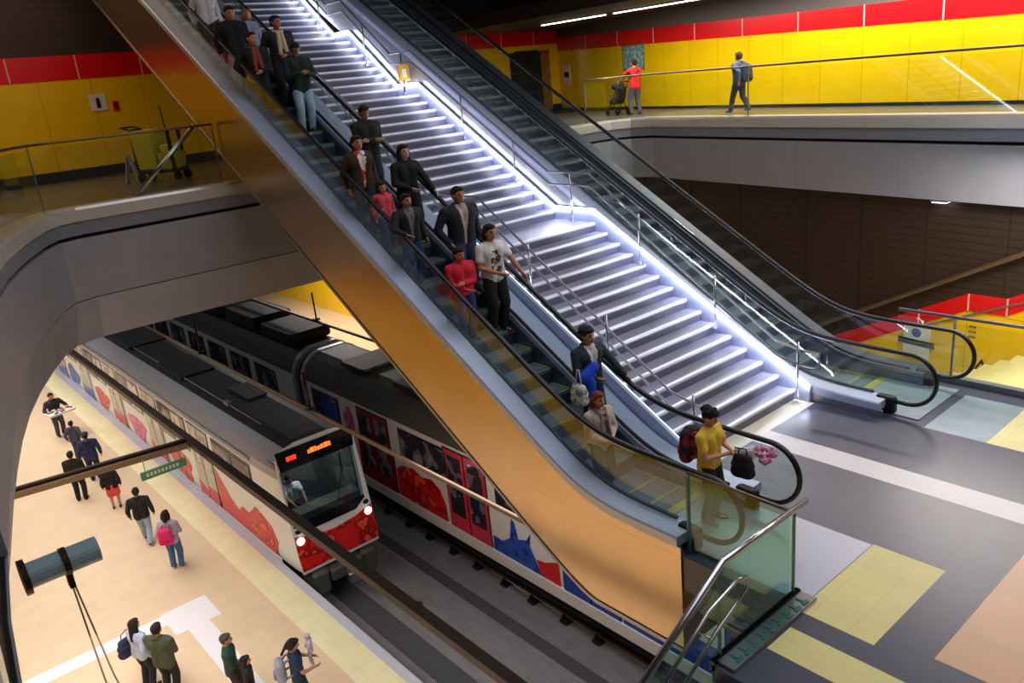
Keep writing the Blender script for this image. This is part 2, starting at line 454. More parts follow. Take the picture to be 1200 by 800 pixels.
# low dark ceiling over the right walkway, with its row of linear lamps
def fline(x): return 16.65 - .17 * (x + 5.5)
mb = MB()
mb.loft([[(XB, 17.2, 6.92), (XB, 26, 6.92), (XB, 26, 7.3), (XB, 17.2, 7.3)],
         [(7, fline(7) + .4, 6.92), (7, 26, 6.92), (7, 26, 7.3), (7, fline(7) + .4, 7.3)]])
struct('ceiling_right', mb, M['brown_plain'])
struct('ceiling', MB().box(-46, 8, -6, 27, 12, 12.3), M['ceiling'])
struct('wall_front', MB().box(-24.3, 8, -6.3, -6, 3.9, 12, 0).box(-46, 8, -2.9, -2.6, -6.6, -1.9, 1).box(-46, 8, -2.9, -2.6, -1.9, -1.4, 2).box(-46, 8, -2.9, -2.6, -1.4, 3.5, 0),
       [M['brown_plain'], M['yellow_x'], M['red']])
struct('wall_end', MB().box(8, 8.3, -6, 27, -7, 12), M['soffit'])
struct('wall_tunnel', MB().box(-46.3, -46, -6, 20, -7, 4), M['brown_plain'])
# lower wall behind the far stairwell: sloping yellow and red bands under dark brown panels
def lline(x): return 17.05 - .17 * (x + 5.5)
struct('wall_back_upper', MB().box(-24.3, 8, 26, 26.3, 3.5, 12), M['brown_plain'])

mb = MB()
def lbox(x0, x1, zf0, zf1, mi, inset=0.0, steps=1):
    r = []
    for k in range(steps + 1):
        x = x0 + (x1 - x0) * k / steps
        y = lline(x)
        r.append([(x, y - inset, zf0(x)), (x, y + .25, zf0(x)), (x, y + .25, zf1(x)), (x, y - inset, zf1(x))])
    mb.loft(r, mi)
kx = [(-17, -5.2), (-6.26, .37), (-5.5, .40), (-4, 1.23), (-2, 2.3), (8, 2.32)]
def red_top(x):
    for (a, za), (b, zb) in zip(kx, kx[1:]):
        if x <= b: return za + (zb - za) * (x - a) / (b - a)
    return kx[-1][1]
for (a, _), (b, _) in list(zip(kx, kx[1:]))[:-1]:
    lbox(a, b, lambda x: -6.6, lambda x: red_top(x) - .36, 0)
    lbox(a, b, lambda x: red_top(x) - .36, red_top, 1, .015)
    if b < -2.5: lbox(a, b, red_top, lambda x: 3.4, 2)
    else: lbox(a, b, red_top, lambda x: 3.4, 2)
lbox(-2, 8, lambda x: -.4, lambda x: 3.4, 2)
for x in (-7.3, -6.26, -5.5, -4.6): lbox(x, x + .03, lambda x: red_top(x) - .36, red_top, 3, .025)
for x in (-14.2, -12.4, -10.3, -8.8, -7.26, -5.6): lbox(x, x + .02, lambda x: red_top(x) + .02, lambda x: 3.35, 4, .01)
lbox(-7.6, -3.2, lambda x: red_top(x) - .395, lambda x: red_top(x) - .36, 5, .04)
struct('wall_back', mb, [M['yellow_x'], M['red'], M['brown'], M['joint'], M['brown_plain'], M['steel_dull']])
struct('wall_far_platform', MB().box(-46, 8, 19, 19.3, -6.6, -1.6, 0).box(-46, 8, 18.98, 19.3, -1.6, -1.1, 1).box(-46, 8, 19, 19.3, -1.1, 3.6, 2), [M['yellow_x'], M['red'], M['brown_plain']])
struct('wall_far_side', MB().box(-46.3, -24.2, 26, 26.3, -7, 4).box(-46, -24.3, -6.3, -6, -7, 4), M['brown_plain'])
struct('floor_top', MB().box(-30, -22.75, 5.9, 13.6, 9.2, 9.55), M['upper_floor'])
struct('door_1', MB().box(XB, XB + .03, 20.75, 21.0, 4.0, 6.2, 0).box(XB, XB + .02, 21.0, 22.15, 4.0, 6.25, 1).box(XB, XB + .25, 22.1, 22.55, 4.0, 6.2, 2), [M['dark_steel'], M['black_matte'], M['gold']])
# ------------------------------------------------------------------ escalators (31 degree incline along x)
SL = .6; X0 = -6.72; XT = -22.7
def softp(d, w):
    t = d / w
    return w * (t if t > 30 else math.log1p(math.exp(t)))
def zstep(x): return SL * softp(X0 - x, .16)
def zrail(x): return 1.0 + SL * softp(-6.82 - x, .30)
def zdeck(x): return .24 + SL * softp(-6.72 - x, .26)
def zunder(x): return max(-1.28, zdeck(x) - 1.62) if x < -6.5 else -1.28
RUN, RISE = .40, .24
TR0 = X0 - .32
def tread_z(x):
    """height of the tread a rider at x stands on"""
    if x > TR0: return 0.0
    k = int((TR0 - x) / RUN) + 1
    return k * RISE
XS = [XT + (X0 - 1.6 - XT) * k / 8 for k in range(9)] + [-8.1 + .12 * k for k in range(1, 18)] + [-5.9, -5.5, -5.25]

M['skirt_dark'] = mat('dark_aluminium_trim', lin(92, 96, 108), .35, .5)
def escalator(label, ya, yb, clad):
    e = thing('escalator', label, 'escalator', (-5, (ya + yb) / 2, 0), 0, 'escalators beside the stairs')
    O = (5, -(ya + yb) / 2, 0)              # parts are modelled in world metres, shifted to the thing's base
    def B(mb, name, m, parent=None):
        if parent: o = mb.build(name, m, parent)
        else: o = mb.build(name, m, e, O)
        return o
    # outer decks / skirt trims
    for side, y in ((-1, ya), (1, yb)):
        mb = MB()
        yo, yi = y + side * .28, y - side * .10
        lo, hi = min(yo, yi), max(yo, yi)
        mb.loft([[(x, lo, zdeck(x) - .13), (x, hi, zdeck(x) - .13), (x, hi, zdeck(x) - .02), (x, hi - .02, zdeck(x)), (x, lo + .02, zdeck(x)), (x, lo, zdeck(x) - .02)] for x in XS])
        B(mb, 'deck', M['trim_blue'] if clad or side < 0 else M['skirt_dark'])
        mb = MB()
        y2 = y - side * .10
        mb.loft([[(x, y2 - .012, zstep(x) - .32), (x, y2 + .012, zstep(x) - .32), (x, y2 + .012, zdeck(x) - .1), (x, y2 - .012, zdeck(x) - .1)] for x in XS])
        B(mb, 'skirt', M['skirt'])
        mb = MB()
        y3 = y - side * .06
        mb.loft([[(x, y3 - .02, zdeck(x)), (x, y3 + .02, zdeck(x)), (x, y3 + .02, zdeck(x) + .035), (x, y3 - .02, zdeck(x) + .035)] for x in XS if x < -5.3])
        B(mb, 'glass_clamp_strip', M['black_matte'])
        # balustrade glass with rounded newel end
        mb = MB(); xs = XS[:-2] + [-5.5, -5.2, -4.98]
        rings = [[(x, y - .008, zdeck(min(x, -5.3)) + .01), (x, y + .008, zdeck(min(x, -5.3)) + .01), (x, y + .008, zrail(x) - .03), (x, y - .008, zrail(x) - .03)] for x in xs]
        c = (-4.95, .6)
        arc = [(c[0] + .37 * math.sin(t), c[1] + .37 * math.cos(t)) for t in [PI * k / 14 for k in range(1, 14)]]
        for k in range(7):
            (xa, za), (xb_, zb_) = arc[k], arc[12 - k]
            rings.append([(xb_, y - .008, zb_), (xb_, y + .008, zb_), (xa, y + .008, za), (xa, y - .008, za)])
        mb.loft(rings)
        B(mb, 'balustrade_glass', M['glass'])
        # handrail loop
        path = [(x, y, zrail(x)) for x in XS if x < -5.2] + [(-5.2, y, 1.0)]
        path += [(c[0] + .4 * math.sin(t), y, c[1] + .4 * math.cos(t)) for t in [PI * k / 16 for k in range(17)]] + [(-5.25, y, .2)]
        B(MB().tube(path, .042, 10, ry=.032), 'handrail', M['rubber'])
        path = [(p[0] * 1.0, y, p[2] - .04) for p in path[:len(XS) - 3]]
        B(MB().tube(path, .014, 6), 'handrail_guide', M['chrome'])
        mb = MB(); mb.box(-5.42, -5.12, y - .07, y + .07, .0, .27, bev=.03)
        B(mb, 'handrail_inlet', M['black_matte'])
    # steps
    k = 0; x = TR0
    y0, y1 = ya + .125, yb - .125
    while x > XT + RUN:
        k += 1; z = k * RISE
        mb = MB()
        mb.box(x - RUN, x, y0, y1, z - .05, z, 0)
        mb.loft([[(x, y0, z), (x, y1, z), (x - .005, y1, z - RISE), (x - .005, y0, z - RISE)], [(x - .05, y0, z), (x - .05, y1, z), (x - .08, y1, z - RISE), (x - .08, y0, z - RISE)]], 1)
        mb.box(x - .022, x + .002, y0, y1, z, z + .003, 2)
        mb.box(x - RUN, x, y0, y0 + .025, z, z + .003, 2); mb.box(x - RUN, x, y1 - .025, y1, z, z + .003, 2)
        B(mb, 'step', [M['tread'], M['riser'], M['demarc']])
        x -= RUN
    # level treads at the foot, comb and landing plate
    mb = MB(); mb.box(TR0, -6.0, y0, y1, -.04, .012, 0)
    for xx in (-6.65, -6.25): mb.box(xx, xx + .035, y0, y1, .012, .016, 1)
    mb.box(TR0, -6.0, y0, y0 + .04, .012, .016, 1); mb.box(TR0, -6.0, y1 - .04, y1, .012, .016, 1)
    B(mb, 'level_tread', [M['tread'], M['demarc']])
    B(MB().prism_y([(-6.0, 0), (-5.82, 0), (-5.82, .03), (-5.95, .028)], y0, y1), 'comb_plate', M['demarc'])
    B(MB().box(-5.82, -4.75, ya - .05, yb + .05, .0, .02), 'landing_plate', M['plate_cool'])
    # truss underneath, with its cladding
    yo0, yo1 = ya - .26, yb + .26
    mb = MB()
    zl = (lambda xx: zunder(xx)) if clad else (lambda xx: -.3 if xx > -7.2 else max(zdeck(xx) - 1.0, -.3))
    mb.loft([[(xx, yo0 + .03, zl(xx)), (xx, yo1 - .03, zl(xx)), (xx, yo1 - .03, min(zstep(xx) - .36, -.05 if xx > -7 else 99)), (xx, yo0 + .03, min(zstep(xx) - .36, -.05 if xx > -7 else 99))] for xx in XS])
    B(mb, 'truss', M['dark_steel'])
    mb = MB()
    xs = XS[:-1] + [-5.2]
    mb.loft([[(xx, yo0 - .015, zl(xx) - .02), (xx, yo0 + .02, zl(xx) - .02), (xx, yo0 + .02, zdeck(xx) - .12), (xx, yo0 - .015, zdeck(xx) - .12)] for xx in xs])
    if clad: mb.box(-5.21, -5.19, yo0, yo1, -1.3, -.46)
    B(mb, 'side_cladding', M['gold'] if clad else M['steel_dull'])
    if clad:
        mb = MB()
        mb.loft([[(xx, yo0 - .03, zl(xx) - .06), (xx, yo0 + .10, zl(xx) - .06), (xx, yo0 + .10, zl(xx) - .0), (xx, yo0 - .03, zl(xx) - .0)] for xx in xs])
        B(mb, 'bottom_trim', M['steel_dull'])
    return e
escalator('escalator carrying the queue of riders, with bronze side cladding, left of the lit stairs', 6.70, 7.87, True)
escalator('empty escalator on the right of the lit stairs, beside the yellow wall', 11.58, 12.93, False)
# a post of the near balustrade, seen halfway down the cladding side
# ------------------------------------------------------------------ lit staircase between the escalators
YA, YB = 8.24, 11.22
st = thing('staircase', 'wide brightly lit staircase of pale steps between the two escalators', 'staircase', (-6.6, 9.7, 0))
SO = (6.6, -9.7, 0)
RS = 2.62 / 15; GO = .307
flights = [(15, GO), (15, GO), (8, .27), (8, .27)]
lands = [1.1, .85, .75, .6]
x, z = -6.6, 0.0
nose = [(-6.5, -.02)]           # polyline just along the nosings
strs = []                       # (x,z) corner list of the stringer top
strs.append((-6.35, .0))
for (n, go), L in zip(flights, lands):
    xs0, zs0 = x, z
    for i in range(n):
        z += RS
        last = i == n - 1
        dep = L if last else go
        mb = MB()
        mb.box(x - dep - .03, x, YA, YB, z - .06, z, 0)
        mb.box(x - .03, x - .005, YA, YB, z - RS - .03, z - .06, 1)
        mb.box(x - .05, x + .008, YA, YB, z - .035, z + .004, 2)
        mb.build('landing' if last else 'step', [M['stair'], M['stair_riser'], M['nosing']], st, SO)
        x -= dep
    strs.append((xs0 - n * go + go + .0, z)); strs.append((x, z))
H0 = .17
def stringer(y0, y1, name, m, top, bot):
    mb = MB()
    mb.loft([[(px, y0, pz + bot), (px, y1, pz + bot), (px, y1, pz + top), (px, y0, pz + top)] for px, pz in strs])
    return mb.build(name, m, st, SO)
stringer(YB + .005, 11.30, 'stringer', M['trim_blue'], .27, -.25)
stringer(YA - .07, YA - .005, 'stringer', M['trim_blue'], .27, -.25)
stringer(YB - .028, YB + .004, 'led_strip', M['led'], .265, .225)
stringer(YA - .004, YA + .02, 'led_strip', M['led_low'], .25, .215)
# soffit slab of the stairs
mb = MB(); mb.loft([[(px, YA, pz - .5), (px, YB, pz - .5), (px, YB, pz - .22), (px, YA, pz - .22)] for px, pz in strs[1:]])
mb.build('soffit', M['soffit'], st, SO)
def stair_z(xx):
    for (a, za), (b, zb) in zip(strs, strs[1:]):
        if b <= xx <= a: return za + (zb - za) * (a - xx) / (a - b)
    return 0
def stair_rail(label, y):
    r = thing('stair_handrail', label, 'handrail', (-6.5, y, 0), 0, 'double steel handrails of the stairs')
    o = (6.5, -y, 0)
    for h in (.90, .66):
        path = [(px, y, pz + h + (.06 if i else 0)) for i, (px, pz) in enumerate(strs)]
        path[0] = (-6.9, y, h + .10)
        path = [(-6.45, y, h)] + path if h > .8 else [(-6.6, y, h)] + path
        MB().tube(path, .019, 8).build('rail', M['steel_dull'], r, o)
    loop = [(-6.45, y, .90)] + [(-6.25 + .12 * math.sin(t), y, .78 + .12 * math.cos(t)) for t in [PI * k / 8 for k in range(9)]] + [(-6.6, y, .66)]
    MB().tube(loop, .019, 8).build('end_loop', M['steel_dull'], r, o)
    for px in (-6.5, -8.07, -9.7, -11.4, -13.0, -14.6, -16.7, -18.2, -20.2):
        zz = stair_z(px)
        MB().tube([(px, y, zz + .005), (px, y, zz + .95)], .018, 8).box(px - .05, px + .05, y - .05, y + .05, zz, zz + .012).build('post', M['chrome'], r, o)
    return r
stair_rail('double steel handrail on the right side of the lit stairs, by the empty escalator', 11.12)
stair_rail('double steel handrail on the left side of the lit stairs, by the riders\' escalator', 8.42)
s = thing('notice_panel', 'small amber notice panel fixed to the stair handrail at the upper landing', 'sign', (-16.62, 11.10, 5.33))
MB().box(-.02, .02, -.15, .15, .24, .60, bev=.012).build('panel', M['orange_panel'], s)
MB().box(.02, .024, -.06, .06, .32, .50).build('print', M['cream'], s)
MB().box(-.03, .03, -.03, .03, 0, .24).build('bracket', M['steel_dull'], s)

# ------------------------------------------------------------------ glass balustrades
def ring_glass(label, i0, i1, post_every=2):
    b = thing('glass_balustrade', label, 'balustrade', (*RP[(i0 + i1) // 2], LZ), 0, 'glass balustrades of the upper walkways')
    bx, by = RP[(i0 + i1) // 2]; o = (-bx, -by, -LZ)
    mb = MB(); ring_sweep(mb, [(.19, LZ), (.19, LZ + 1.08), (.206, LZ + 1.08), (.206, LZ)], i0, i1)
    mb.build('glass_panel', M['glass'], b, o)
    path = [(*off(i, .2), LZ + 1.16) for i in range(i0, i1 + 1)]
    MB().tube(path, .026, 8).build('handrail', M['bronze'], b, o)
    for i in range(i0, i1 + 1, post_every):
        x, y = off(i, .22)
        MB().box(x - .012, x + .012, y - .012, y + .012, LZ, LZ + 1.15).build('post', M['steel_dull'], b, o)
    return b
ring_glass('glass balustrade with bronze handrail on the left upper walkway, in front of the yellow trolley', 4, RP.index((-16.4, 6.36)), 3)
ring_glass('long glass balustrade with bronze handrail on the right upper walkway, across the yellow wall', IC, N - 1, 5)
d = thing('reflection_tube', 'silver tube standing in for a reflection of escalator trim in the left walkway glass', 'rail', (-16.68, 4.7, LZ))  # solid tube stands in for the escalator trim mirrored in the glass
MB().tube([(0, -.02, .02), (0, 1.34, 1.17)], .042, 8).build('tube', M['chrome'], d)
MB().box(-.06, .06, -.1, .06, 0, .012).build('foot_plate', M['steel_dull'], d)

# front glass around the floor edge and the short stairs going down
g = thing('glass_balustrade', 'teal glass balustrade with steel top rail at the floor edge, nearest the camera', 'balustrade', (FX, 5.9, 0))
o = (-FX, -5.9, 0)
for a, bb in ((5.34, 6.62),):
    MB().prism_x([(a, -.1), (bb, -.1), (bb, 1.0), (a, 1.0)], FX - .012, FX + .006).build('glass_panel', M['glass_teal'], g, o)
MB().prism_x([(5.32, -.12), (5.32, 1.0), (3.2, -.18), (3.2, -1.3)], FX - .012, FX + .006).build('glass_panel', M['glass_teal'], g, o)
MB().prism_y([(FX - 1.29, .02), (FX - .02, .02), (FX - .02, 1.02), (FX - 1.29, 1.02)], 6.552, 6.57).build('glass_panel', M['glass_teal'], g, o)
MB().tube([(FX, 6.84, 1.05), (FX, 5.4, 1.05), (FX, 3.0, -.22)], .035, 10).build('top_rail', M['chrome'], g, o)
MB().tube([(FX, 6.56, 1.05), (FX - 1.3, 6.56, 1.05)], .02, 8).build('side_rail', M['bronze'], g, o)
for y in (6.62, 5.33): MB().box(FX - .016, FX + .01, y - .012, y + .012, -.1, 1.0).build('glass_edge', M['glass_edge'], g, o)
MB().box(FX - 1.31, FX - 1.28, 6.54, 6.58, 0, 1.02).build('glass_edge', M['glass_edge'], g, o)
MB().box(FX + .02, FX + .22, 5.25, 6.72, .0, .035, bev=.008).build('base_rail', M['chrome'], g, o)
MB().box(FX - .03, FX + .03, 5.2, 6.72, -.06, .05).build('base_trim', M['black'], g, o)
for k in range(9):
    y = 5.36 + k * .145
    MB().box(FX + .15, FX + .19, y, y + .085, .035, .043).box(FX + .06, FX + .16, y + .03, y + .055, .035, .043).build('clamp', M['glass_edge'], g, o)
h = thing('stair_handrail', 'looped double steel handrail inside the teal glass at the short stairs', 'handrail', (FX + .14, 5.4, 0))
hx = FX + .14; o = (-hx, -5.4, 0)
MB().tube([(hx, 3.0, -.38), (hx, 4.98, .80), (hx, 5.42, .90), (hx, 5.56, .86), (hx, 5.56, .74), (hx, 5.36, .64), (hx, 5.1, .53), (hx, 3.0, -.72)], .02, 8).build('rail', M['chrome'], h, o)
for y, z0 in ((5.0, .50), (4.0, -.12)): MB().tube([(hx - .12, y, z0), (hx, y, z0)], .012, 6).build('bracket', M['chrome'], h, o)
mb = MB()
for k in range(9): mb.box(FX + .03, -2.3, 5.2 - .3 * (k + 1), 5.2 - .3 * k, -.17 * (k + 1) - .26, -.17 * (k + 1))
t = tag(mb.build('short_staircase', M['stair']), 'short staircase going down beside the teal glass balustrade, at the lower edge of the picture', 'staircase')
# rear glass at the far stairwell
g = thing('glass_balustrade', 'glass balustrade with grey rail in front of the sloping yellow stair wall', 'balustrade', (-4.8, 13.26, 0))
o = (4.8, -13.26, 0)
MB().prism_y([(-5.9, .1), (3, .1), (3, 1.02), (-5.9, 1.02)], 13.25, 13.266).build('glass_panel', M['glass'], g, o)
MB().tube([(-5.9, 13.26, 1.12), (3, 13.26, 1.12)], .03, 8).build('top_rail', M['steel_dull'], g, o)
MB().box(-6.6, 3, 13.225, 13.36, -.2, .1).build('base_rail', M['steel_dull'], g, o)
for x in (-5.0, -3.2): MB().tube([(x, 13.26, .1), (x, 13.26, 1.12)], .02, 6).build('post', M['steel_dull'], g, o)
mb = MB()
for k in range(30): mb.box(-4.0 - .3 * (k + 1), -4.0 - .3 * k, 13.42, lline(-4.0 - .3 * (k + 1)) - .06, -.17 * (k + 1) - .3, -.17 * (k + 1))
tag(mb.build('far_staircase', M['tactile']), 'pale staircase going down beside the sloping yellow wall, behind the rear glass', 'staircase')
w = thing('wall_handrail', 'long bronze handrail sloping up the dark brown wall on the right', 'handrail', (-7, 17.2, 0))
pts = [(xx, lline(xx) - .12, red_top(xx) + .42 + .05 * (xx + 9) / 4) for xx in (-10.8, -9.5, -8, -6.3)] + [(-5.3, lline(-5.3) - .12, 1.33), (-4.0, lline(-4) - .12, 2.05)]
MB().tube(pts, .05, 8).build('tube', M['bronze'], w, (7, -17.2, 0))
for p in pts[::2]: MB().tube([p, (p[0], p[1] + .13, p[2] - .05)], .02, 6).build('bracket', M['dark_steel'], w, (7, -17.2, 0))
# ------------------------------------------------------------------ trains
def car_section(y0, y1, flip=False):
    w = y1 - y0
    p = [(.04, -5.5), (0, -5.2), (0, -3.05), (.05, -2.86), (.2, -2.6), (.42, -2.42), (.7, -2.3)]
    left = [(y0 + a, z) for a, z in p]; right = [(y1 - a, z) for a, z in reversed(p)]
    return left + right
def strip_mats(n, side, cant, roof):
    # material of the strip between section point i and i+1
    out = []
    for i in range(n):
        if i in (0, 1): out.append(side)
        elif i in (2, 3, 4): out.append(cant)
        elif i in (5, 6, 7): out.append(roof)
        elif i in (8, 9, 10): out.append(cant)
        elif i in (11, 12): out.append(side)
        else: out.append(roof)
    return out
def loft_mats(mb, rings, mis, cap0=None, cap1=None):
    n = len(rings[0])
    vs = [p for r in rings for p in r]
    o = len(mb.v); mb.v += vs
    for k in range(len(rings) - 1):
        for i in range(n):
            j = (i + 1) % n
            mb.f.append([o + k * n + i, o + k * n + j, o + (k + 1) * n + j, o + (k + 1) * n + i]); mb.mi.append(mis[i]); mb.sm.append(False)
    if cap0 is not None: mb.f.append([o + i for i in reversed(range(n))]); mb.mi.append(cap0); mb.sm.append(False)
    if cap1 is not None: mb.f.append([o + (len(rings) - 1) * n + i for i in range(n)]); mb.mi.append(cap1); mb.sm.append(False)

def blob(cx, cz, rx, rz, n=22, seed=0, jag=.06, zmin=None):
    rnd = random.Random(seed); pts = []
    for k in range(n):
        t = 2 * PI * k / n; r = 1 + rnd.uniform(-jag, jag) + .14 * math.sin(3 * t + seed) + .06 * math.sin(5 * t)
        x, z = cx + rx * r * math.cos(t), cz + rz * r * math.sin(t)
        if zmin is not None: z = max(z, zmin)
        pts.append((x, z))
    return pts

# ---- near train, arriving at the platform
Y0, Y1 = 6.33, 8.62; YC = (Y0 + Y1) / 2
t1 = thing('metro_train', 'metro train with a dark windscreen and red poppy print arriving at the near platform', 'train', (-17, YC, -6.6))
O1 = (17, -YC, 6.6)
def P1(mb, name, m, parent=None): return mb.build(name, m, parent or t1, (0, 0, 0) if parent else O1)
xf = lambda z: -16.68 - .15 * (z + 5.5)
sec = car_section(Y0, Y1)
def ring(x=None, sc=1.0, dx=0.0, dz=0.0):
    out = []
    for y, z in sec:
        yy = YC + (y - YC) * sc; zz = z - (dz if z > -2.7 else 0)
        out.append(((x if x is not None else xf(z) + dx), yy, zz))
    return out
mb = MB()
mis = strip_mats(len(sec), 0, 1, 2)
loft_mats(mb, [ring(-46), ring(-18.6), ring(None, .99, -.8), ring(None, .965, -.28, .02), ring(None, .93, -.05, .05)], mis)
P1(mb, 'car_body', [M['white'], M['silver'], M['roof']])
# front mask around the windscreen opening
def face(mb, poly, dx, mi=0, th=.05):    # poly of (y, z) on the sloping front
    mb.loft([[(xf(z) + dx - th, y, z) for y, z in poly], [(xf(z) + dx, y, z) for y, z in poly]], mi)
fy0, fy1 = YC - (YC - Y0) * .945, YC + (Y1 - YC) * .945
mb = MB()
face(mb, [(fy0 + .02, -5.5), (fy1 - .02, -5.5), (fy1, -5.1), (fy1, -4.36), (fy0, -4.36), (fy0, -5.1)], -.02)
face(mb, [(fy0, -4.35), (fy0 + .07, -4.35), (fy0 + .10, -2.6), (fy0 + .04, -2.6)], -.02)
face(mb, [(fy1 - .19, -4.35), (fy1, -4.35), (fy1 - .04, -2.6), (fy1 - .14, -2.6)], -.02)
face(mb, [(fy0 + .04, -2.72), (fy1 - .04, -2.72), (fy1 - .3, -2.40), (fy1 - .6, -2.33), (fy0 + .6, -2.33), (fy0 + .3, -2.40)], -.02)
mask = P1(mb, 'front_mask', M['white'])
mb = MB(); face(mb, [(fy0 + .02, -5.42), (fy1 - .02, -5.42), (fy1 + .0, -5.0), (fy1 - .02, -4.52), (fy1 - .5, -4.66), (YC, -4.72), (fy0 + .5, -4.66), (fy0 + .02, -4.52), (fy0, -5.0)], .005)
P1(mb, 'red_front_panel', M['poppy'])
mb = MB(); face(mb, [(fy0 + .06, -2.42), (fy1 - .06, -2.42), (fy1 - .1, -2.9), (fy0 + .1, -2.9)], .01, 0, .03)
disp = P1(mb, 'destination_display', M['black'])
mb = MB(); rnd = random.Random(3)
y = YC - .22
for w_ in (.05, .11, .04, .09, .06, .12, .05):
    h_ = rnd.choice((.09, .11, .12))
    face(mb, [(y, -2.69), (y + w_, -2.69), (y + w_, -2.69 + h_), (y, -2.69 + h_)], .018, 0, .004)
    y += w_ + .016
mb.build('amber_text', M['amber'], disp)
mb = MB()
y = YC - .78
for w_ in (.09, .05, .08):
    face(mb, [(y, -2.69), (y + w_, -2.69), (y + w_, -2.58), (y, -2.58)], .018, 0, .004)
    y += w_ + .016
mb.build('red_text', M['redled'], disp)
M['windscreen_glass'] = glass('train_windscreen_glass', (.64, .70, .69), 1.0)
mb = MB(); face(mb, [(fy0 + .06, -2.9), (fy1 - .13, -2.9), (fy1 - .15, -4.26), (fy1 - .45, -4.46), (fy0 + .45, -4.46), (fy0 + .06, -4.26)], .012, 0, .02)
P1(mb, 'windscreen', M['windscreen_glass'])
mb = MB(); face(mb, [(fy0 + .06, -4.22), (fy1 - .15, -4.22), (fy1 - .15, -4.28), (fy1 - .45, -4.48), (fy0 + .45, -4.48), (fy0 + .06, -4.28)], .02, 0, .02)
P1(mb, 'windscreen_sill', M['black'])
mb = MB()
mb.box(-19.0, -18.95, Y0 + .14, Y1 - .14, -5.3, -2.75); mb.box(-19, -17.3, Y0 + .13, Y0 + .16, -5.3, -2.75); mb.box(-19, -17.3, Y1 - .16, Y1 - .13, -5.3, -2.75)
mb.box(-17.6, -17.15, Y0 + .1, Y1 - .15, -4.5, -4.2); mb.box(-19, -17.3, Y0 + .08, Y1 - .08, -5.36, -5.3); mb.box(-18.6, -18.1, 6.9, 7.34, -5.3, -4.72, bev=.03); mb.box(-18.7, -18.58, 6.9, 7.34, -4.9, -3.9, bev=.03)
M['cab'] = mat('cab_lining', lin(84, 92, 90), .6)
P1(mb, 'cab_interior', M['cab'])
mb = MB(); mb.tube([(xf(-4.1) + .03, YC + .2, -4.15), (xf(-3.3) + .03, YC + .55, -3.3)], .012, 6); mb.box(xf(-3) - .0, xf(-3) + .03, YC + .52, YC + .56, -3.7, -2.95)
P1(mb, 'wiper', M['black_matte'])
for s in (-1, 1):
    yy = YC + s * (YC - fy0 - .14)
    mb = MB(); mb.ell((xf(-4.66) + .01, yy, -4.66), (.05, .10, .10)); hl = P1(mb, 'headlight', M['headlight'])
    mb = MB(); mb.ell((xf(-4.42), yy, -4.42), (.04, .08, .07)); P1(mb, 'marker_light', M['black'])
mb = MB(); mb.box(-17.35, -16.55, YC - .9, YC - .45, -6.2, -5.55, bev=.08); mb.box(-17.35, -16.55, YC + .45, YC + .9, -6.2, -5.55, bev=.08); mb.box(-17.2, -16.5, YC - .45, YC + .45, -5.95, -5.6, bev=.05)
P1(mb, 'bumper', M['roof_grey'])
mb = MB(); mb.cyl((-16.55, YC, -5.85), .09, .35, 12, axis='x'); mb.box(-16.3, -16.15, YC - .16, YC + .16, -6.0, -5.7, bev=.03)
P1(mb, 'coupler', M['steel_dull'])
mb = MB()
for xx in (-20, -22.2, -34, -36.2):
    for yy in (Y0 + .32, Y1 - .44): mb.cyl((xx, yy, -6.04), .42, .12, 20, axis='y')
    mb.box(xx - .8, xx + .8, Y0 + .5, Y1 - .5, -6.3, -5.7, bev=.05)
P1(mb, 'bogie', M['black_matte'])
P1(MB().box(-46, -17.6, Y0 + .16, Y1 - .16, -6.0, -5.48), 'underframe', M['black_matte'])
ys = Y0 - .012
def side_panel(poly, name, m, th=.014, parent=None, y=ys):
    mb = MB(); mb.prism_y(poly, y, y + th); return P1(mb, name, m, parent)
R4 = lambda a, b, c, d: [(a, c), (b, c), (b, d), (a, d)]
DX = [-22.3, -26.7, -31.1, -35.5, -39.9, -44.3]
for i, dxx in enumerate(DX):
    d = side_panel(R4(dxx - .78, dxx + .78, -5.42, -3.1), 'door', M['black'], .012, None, ys)
    for s in (-1, 1):
        a, b = sorted((dxx + s * .03, dxx + s * .74))
        mb = MB(); mb.prism_y(R4(a, b, -5.4, -3.14), ys - .01, ys); lf = mb.build('door_leaf', M['door_beige'] if i > 0 else M['door_beige'], d)
        mb = MB(); mb.prism_y(R4(a + .12, b - .12, -4.35, -3.3), ys - .016, ys - .008); mb.build('door_window', M['pane_lit'], d)
        mb = MB()
        art = M['train_red'] if i < 3 else M['blue']
        mb.prism_y([(a, -5.4), (b, -5.4), (b, -5.05 + .1 * s), (a, -4.95)], ys - .014, ys - .006); mb.build('door_print', art, d)
for i in range(len(DX) - 1):
    a, b = DX[i + 1] + 1.0, DX[i] - 1.0
    w = side_panel(R4(a, b, -4.2, -3.1), 'window', M['black'])
    for k in range(2):
        c0 = a + .06 + k * (b - a) / 2
        mb = MB(); mb.prism_y(R4(c0, c0 + (b - a) / 2 - .1, -4.12, -3.18), ys - .01, ys + .002); mb.build('pane', M['pane_lit'] if k else M['pane'], w)
    side_panel(blob((a + b) / 2, -4.95, .95, .42, seed=i + 5, zmin=-5.42), 'flower_print' if i < 3 else 'blue_print', [M['poppy'], M['pink'], M['poppy'], M['blue'], M['blue']][i])
    side_panel(R4(DX[i + 1] + .8, DX[i + 1] + .95, -5.3, -3.1), 'panel_joint', M['silver'])
w = side_panel(R4(-21.2, -18.6, -4.05, -3.1), 'window', M['black'])
for a, b in ((-21.12, -19.9), (-19.82, -18.68)):
    mb = MB(); mb.prism_y(R4(a, b, -3.98, -3.18), ys - .01, ys + .002); mb.build('pane', M['pane'], w)
